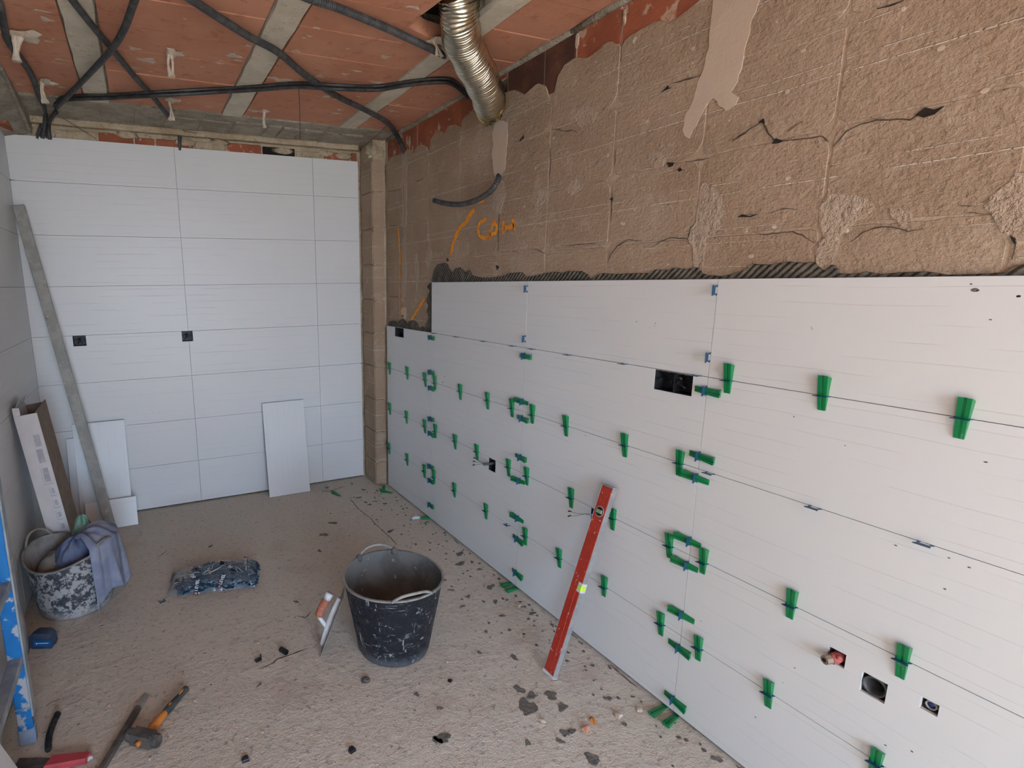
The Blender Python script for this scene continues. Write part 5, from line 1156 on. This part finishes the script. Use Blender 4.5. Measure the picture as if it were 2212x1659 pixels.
for (u, v) in ((-.44, -.45), (.36, .02)):
    x, y = wav(u, v); bm = BM()
    tube(bm, [(.0115 * math.cos(t), .0115 * math.sin(t), 0) for t in [k * .42 for k in range(13)]], .0022, 5)
    tube(bm, [(.0, -.005, 0), (.0, .004, 0)], .0022, 5)
    obj('round_logo', bm, 'print_white', root, False, Matrix.Translation((x, y, .011 + bag_h(u, v))) @ Matrix.Rotation(1.4, 4, 'Z') @ Matrix.Rotation(.35 if v < -.2 else 0, 4, 'X'))

# ---------------------------------------------------------------- hand tools and scraps on the floor
root = thing('lump_hammer', 'lump hammer with steel head and orange black handle on floor', 'hammer')
a, b = Vector((-1.722, -2.118, .024)), Vector((-1.572, -1.925, .016))
Yv = (b - a).normalized(); Xv = Yv.cross(Vector((0, 0, 1))).normalized(); Zv = Xv.cross(Yv)
root.matrix_world = frame(a, Xv, Yv, Zv); L_ = (b - a).length
bm = BM()
prism(bm, [(-.021, -.02), (-.02, .02), (.02, .021), (.021, -.02)], lambda p, q_, d: (d, p, q_), -.040, .040)
for s in (-1, 1):
    prof = [(.0235, .036), (.0245, .050), (.022, .060)]
    sub = BM(); lathe(sub, prof, 8, None, True); me = bpy.data.meshes.new('t'); sub.to_mesh(me); sub.free()
    st = len(bm.verts); bm.from_mesh(me); bm.verts.ensure_lookup_table(); bpy.data.meshes.remove(me)
    for vtx in bm.verts[st:]: vtx.co = Vector((s * vtx.co.z, vtx.co.x * .92, vtx.co.y * .92))
obj('head', bm, 'steel', root)
bm = BM(); tube(bm, [(0, -.034, .0), (0, -.016, .0)], .0085, 10); obj('handle_end', bm, 'orange', root, True)
bm = BM(); tube(bm, spline([(0, .018, 0), (0, .05, 0), (0, .09, 0), (0, .125, 0)], 6), lambda i: .0105 + .004 * math.sin(i / 18 * math.pi), 12); obj('shaft', bm, 'orange', root, True)
bm = BM(); tube(bm, spline([(0, .115, 0), (0, .15, 0), (0, .20, 0), (0, L_, 0)], 6), lambda i: .0125 + .0015 * math.sin(i / 18 * math.pi * 2), 12); gp = obj('grip', bm, 'grip', root, True)
for (y0, y1) in ((.135, .158), (L_ - .045, L_ - .015)):
    bm = BM(); tube(bm, [(0, y0, .0105), (0, (y0 + y1) / 2, .012), (0, y1, .0105)], lambda i: (.002, .0045, .002)[i], 8); obj('inlay', bm, 'orange', gp, True)
root = thing('flat_chisel', 'long dark steel flat chisel lying beside the lump hammer', 'chisel')
a, b = Vector((-1.885, -2.27, .011)), Vector((-1.708, -1.873, .006))
Yv = (b - a).normalized(); Xv = Yv.cross(Vector((0, 0, 1))).normalized(); root.matrix_world = frame(a, Xv, Yv, Xv.cross(Yv)); L_ = (b - a).length
bm = BM(); prism(bm, [(-.012, -.004), (-.008, -.010), (.008, -.010), (.012, -.004), (.012, .004), (.008, .009), (-.008, .009), (-.012, .004)], lambda p, q_, d: (p, d, q_), 0, L_ - .075); obj('shank', bm, 'steel', root)
bm = BM(); v8 = [bm.verts.new(c_) for c_ in ((-.0125, L_ - .078, -.009), (.0125, L_ - .078, -.009), (.0125, L_ - .078, .009), (-.0125, L_ - .078, .009), (-.0125, L_ + .006, -.006), (.0135, L_ - .008, -.006), (.0135, L_ - .008, -.004), (-.0125, L_ + .006, -.004))]
for q_ in ((0, 3, 2, 1), (4, 5, 6, 7), (0, 1, 5, 4), (1, 2, 6, 5), (2, 3, 7, 6), (3, 0, 4, 7)): bm.faces.new([v8[i_] for i_ in q_])
obj('blade', bm, 'alu_dusty', root)
cable('conduit_offcut', [(-2.003, -1.862, .0115), (-2.013, -1.915, .0115), (-2.017, -1.975, .0115), (-2.011, -2.035, .0115)], .0112, 'black', 'curved black corrugated conduit offcut beside the ladder foot', 'conduit', .0016)
root = thing('red_scraper', 'red plastic handled scraper with dark blade on floor by chisel', 'scraper', place((-1.94, -2.10, 0), math.radians(-14)))
bm = BM(); prism(bm, [(-.07, -.028), (.052, -.020), (.062, .006), (.05, .016), (-.06, .020)], lambda p, q_, d: (p, q_, d), .003, .022, .004); obj('handle', bm, 'red_plastic', root)
bm = BM(); prism(bm, [(-.17, -.05), (-.06, -.03), (-.055, .02), (-.10, .03), (-.17, .04)], lambda p, q_, d: (p, q_, d), 0, .006); obj('blade', bm, 'steel', root)
bm = BM(); blob(bm, (.058, -.004, .010), .010, .7, .4, 8, 6); obj('chipped_tip', bm, 'trowel_white', root)
root = thing('tape_measure', 'blue tape measure with navy rubber case beside the tub', 'tape measure', place((-2.108, -1.380, 0), math.radians(-22)))
P_ = corner_poly(-.046, .046, 0, .072, [.010, .012, .030, .024], 0)
bm = BM(); prism(bm, P_, lambda p, q_, d: (p, d, q_), -.024, .024, .003); obj('case', bm, 'tape_navy', root)
bm = BM(); prism(bm, corner_poly(-.030, .044, .012, .042, [.006, .004, .012, .010], 0), lambda p, q_, d: (p, d, q_), -.0225, -.0262); fp = obj('face_plate', bm, 'tape_blue', root)
bm = BM(); box(bm, (-.010, -.0268, .026), (.034, -.026, .0295))
obj('lettering', bm, 'print_white', fp)
bm = BM(); blob(bm, (-.016, -.0264, .0275), .004, 1, 0, 10, 6); obj('logo_dot', bm, 'print_white', fp)
bm = BM(); box(bm, (.044, -.01, .001), (.052, .01, .008), .001); obj('tape_hook', bm, 'alu', root)
def scrap(name, label, cat, bm, mat, loc, rz=0, smooth=False):
    o = obj(name, bm, mat, None, smooth); o.matrix_world = place(loc, rz); return tag(o, label, cat)
bm = BM(); lathe(bm, [(.0105, -.02), (.0115, -.017), (.0105, -.014), (.0115, -.010), (.0105, -.006), (.0115, -.002), (.0105, .002), (.0115, .006), (.0105, .010), (.0115, .014), (.0105, .018), (.0085, .018), (.0085, -.02), (.0105, -.02)], 16)
for v in bm.verts: v.co = Vector((v.co.x, v.co.z, v.co.y + .0115))
scrap('conduit_offcut', 'short hollow black conduit piece lying left of the trowel', 'conduit', bm, 'black', (-1.183, -1.853, 0), math.radians(28))
bm = BM(); box(bm, (-.013, -.008, 0), (.013, .010, .009), .002); box(bm, (.010, -.002, .004), (.014, .002, .026))
scrap('plastic_scrap', 'black plastic scrap with a spike near the hollow conduit piece', 'scrap', bm, 'black', (-1.289, -1.858, 0), .3)
for (x, y, rz, lb) in ((-1.095, -2.428, .5, 'black square plastic scrap alone on the open floor'), (-1.422, -2.322, .2, 'black rounded plastic scrap on floor right of the hammer'), (-.636, -2.278, .9, 'black square chip on floor in front of the bucket')):
    bm = BM(); s = .012 if x < -1 else .009
    prism(bm, [(-s, -s * .7), (s * .8, -s), (s, s * .6), (0, s), (-s * .9, s * .5)], lambda p, q_, d: (p, q_, d), 0, .010 if x < -1 else .004, .002)
    scrap('plastic_scrap', lb, 'scrap', bm, 'black', (x, y, 0), rz)
bm = BM(); tube(bm, [(0, 0, 0), (0, 0, .006)], .018, 20); bmesh.ops.create_cone(bm, cap_ends=True, segments=14, radius1=.011, radius2=.010, depth=.004, matrix=Matrix.Translation((.003, -.002, .0075)))
scrap('mortar_disc', 'round grey mortar disc on floor in front of the bucket', 'mortar piece', bm, 'splat', (-.932, -2.145, 0))
bm = BM(); blob(bm, (0, 0, .007), .028, .35, .35, 12, 7)
for v in bm.verts: v.co.y *= .8; v.co.z = max(0, v.co.z)
scrap('plaster_lump', 'smooth white plaster lump touching a green wedge by right wall', 'plaster lump', bm, 'print_white', (-.075, -.885, 0), .2, True)
for (x, y, s, rz, lb) in ((-.335, -2.675, .020, .4, 'broken orange brick chip lying with another near the right wall'), (-.285, -2.655, .016, 1.2, 'small orange brick chip beside a larger one near right wall')):
    bm = BM(); blob(bm, (0, 0, .006), s, .5, .5, 8, 5)
    for v in bm.verts: v.co.y *= .6; v.co.z = max(0, v.co.z)
    scrap('brick_chip', lb, 'brick chip', bm, 'orange' if s < .018 else M['terracotta'], (x, y, 0), rz)
for i, (x, y, r) in enumerate(PEBBLES):
    bm = BM(); blob(bm, (0, 0, r * .35), r, .55, .5, 7, 5)
    for v in bm.verts: v.co.z = max(0, v.co.z)
    o = scrap('plaster_crumb', 'small pale plaster crumb lying loose on the concrete floor', 'crumb', bm, 'patch_smooth', (x, y, 0), R_.uniform(0, 6)); o['group'] = 'plaster crumbs on the floor'
for (x, y, r) in SPLATS:
    n = 22; ph = [R_.uniform(0, 6.3) for _ in range(4)]
    P_ = []
    sx, rot_ = R_.uniform(.75, 1.35), R_.uniform(0, 3)
    for k in range(n):
        a = 2 * math.pi * k / n; rr = r * (1 + .26 * math.sin(2 * a + ph[0]) + .16 * math.sin(3 * a + ph[1]) + .12 * math.sin(5 * a + ph[2]) + R_.uniform(-.08, .08))
        px, py = rr * math.cos(a) * sx, rr * math.sin(a) / sx
        P_.append((x + px * math.cos(rot_) - py * math.sin(rot_), y + px * math.sin(rot_) + py * math.cos(rot_)))
    P_ = [(min(a, -.006), b) for a, b in P_]
    bm = BM(); prism(bm, P_, lambda a_, b_, d_: (a_, b_, d_), -.001, .0022, .001); obj('mortar_splat', bm, 'splat', floor)
for k in range(150):          # small drips along the foot of the right wall
    y = R_.uniform(-2.9, -.3); x = -abs(R_.gauss(0, .16)) - .012; r = R_.uniform(.003, .008)
    bm = BM(); prism(bm, [(x + r * math.cos(t) * R_.uniform(.6, 1.4), y + r * math.sin(t) * R_.uniform(.7, 1.5)) for t in [k2 * .9 for k2 in range(7)]], lambda a_, b_, d_: (min(a_, -.003), b_, d_), -.001, .0018); obj('mortar_splat', bm, 'splat', floor)
for c in FLOOR_CRACKS:
    c = [(min(a, -.01), min(b, -.02)) for a, b in c]
    bm = BM(); ribbon(bm, c, .004, lambda a_, b_, d_: (a_, b_, -.001 + d_), .0018, True, .6); obj('crack', bm, 'crack_shade', floor)  # dark ribbon laid on the floor as the crack's inner shade
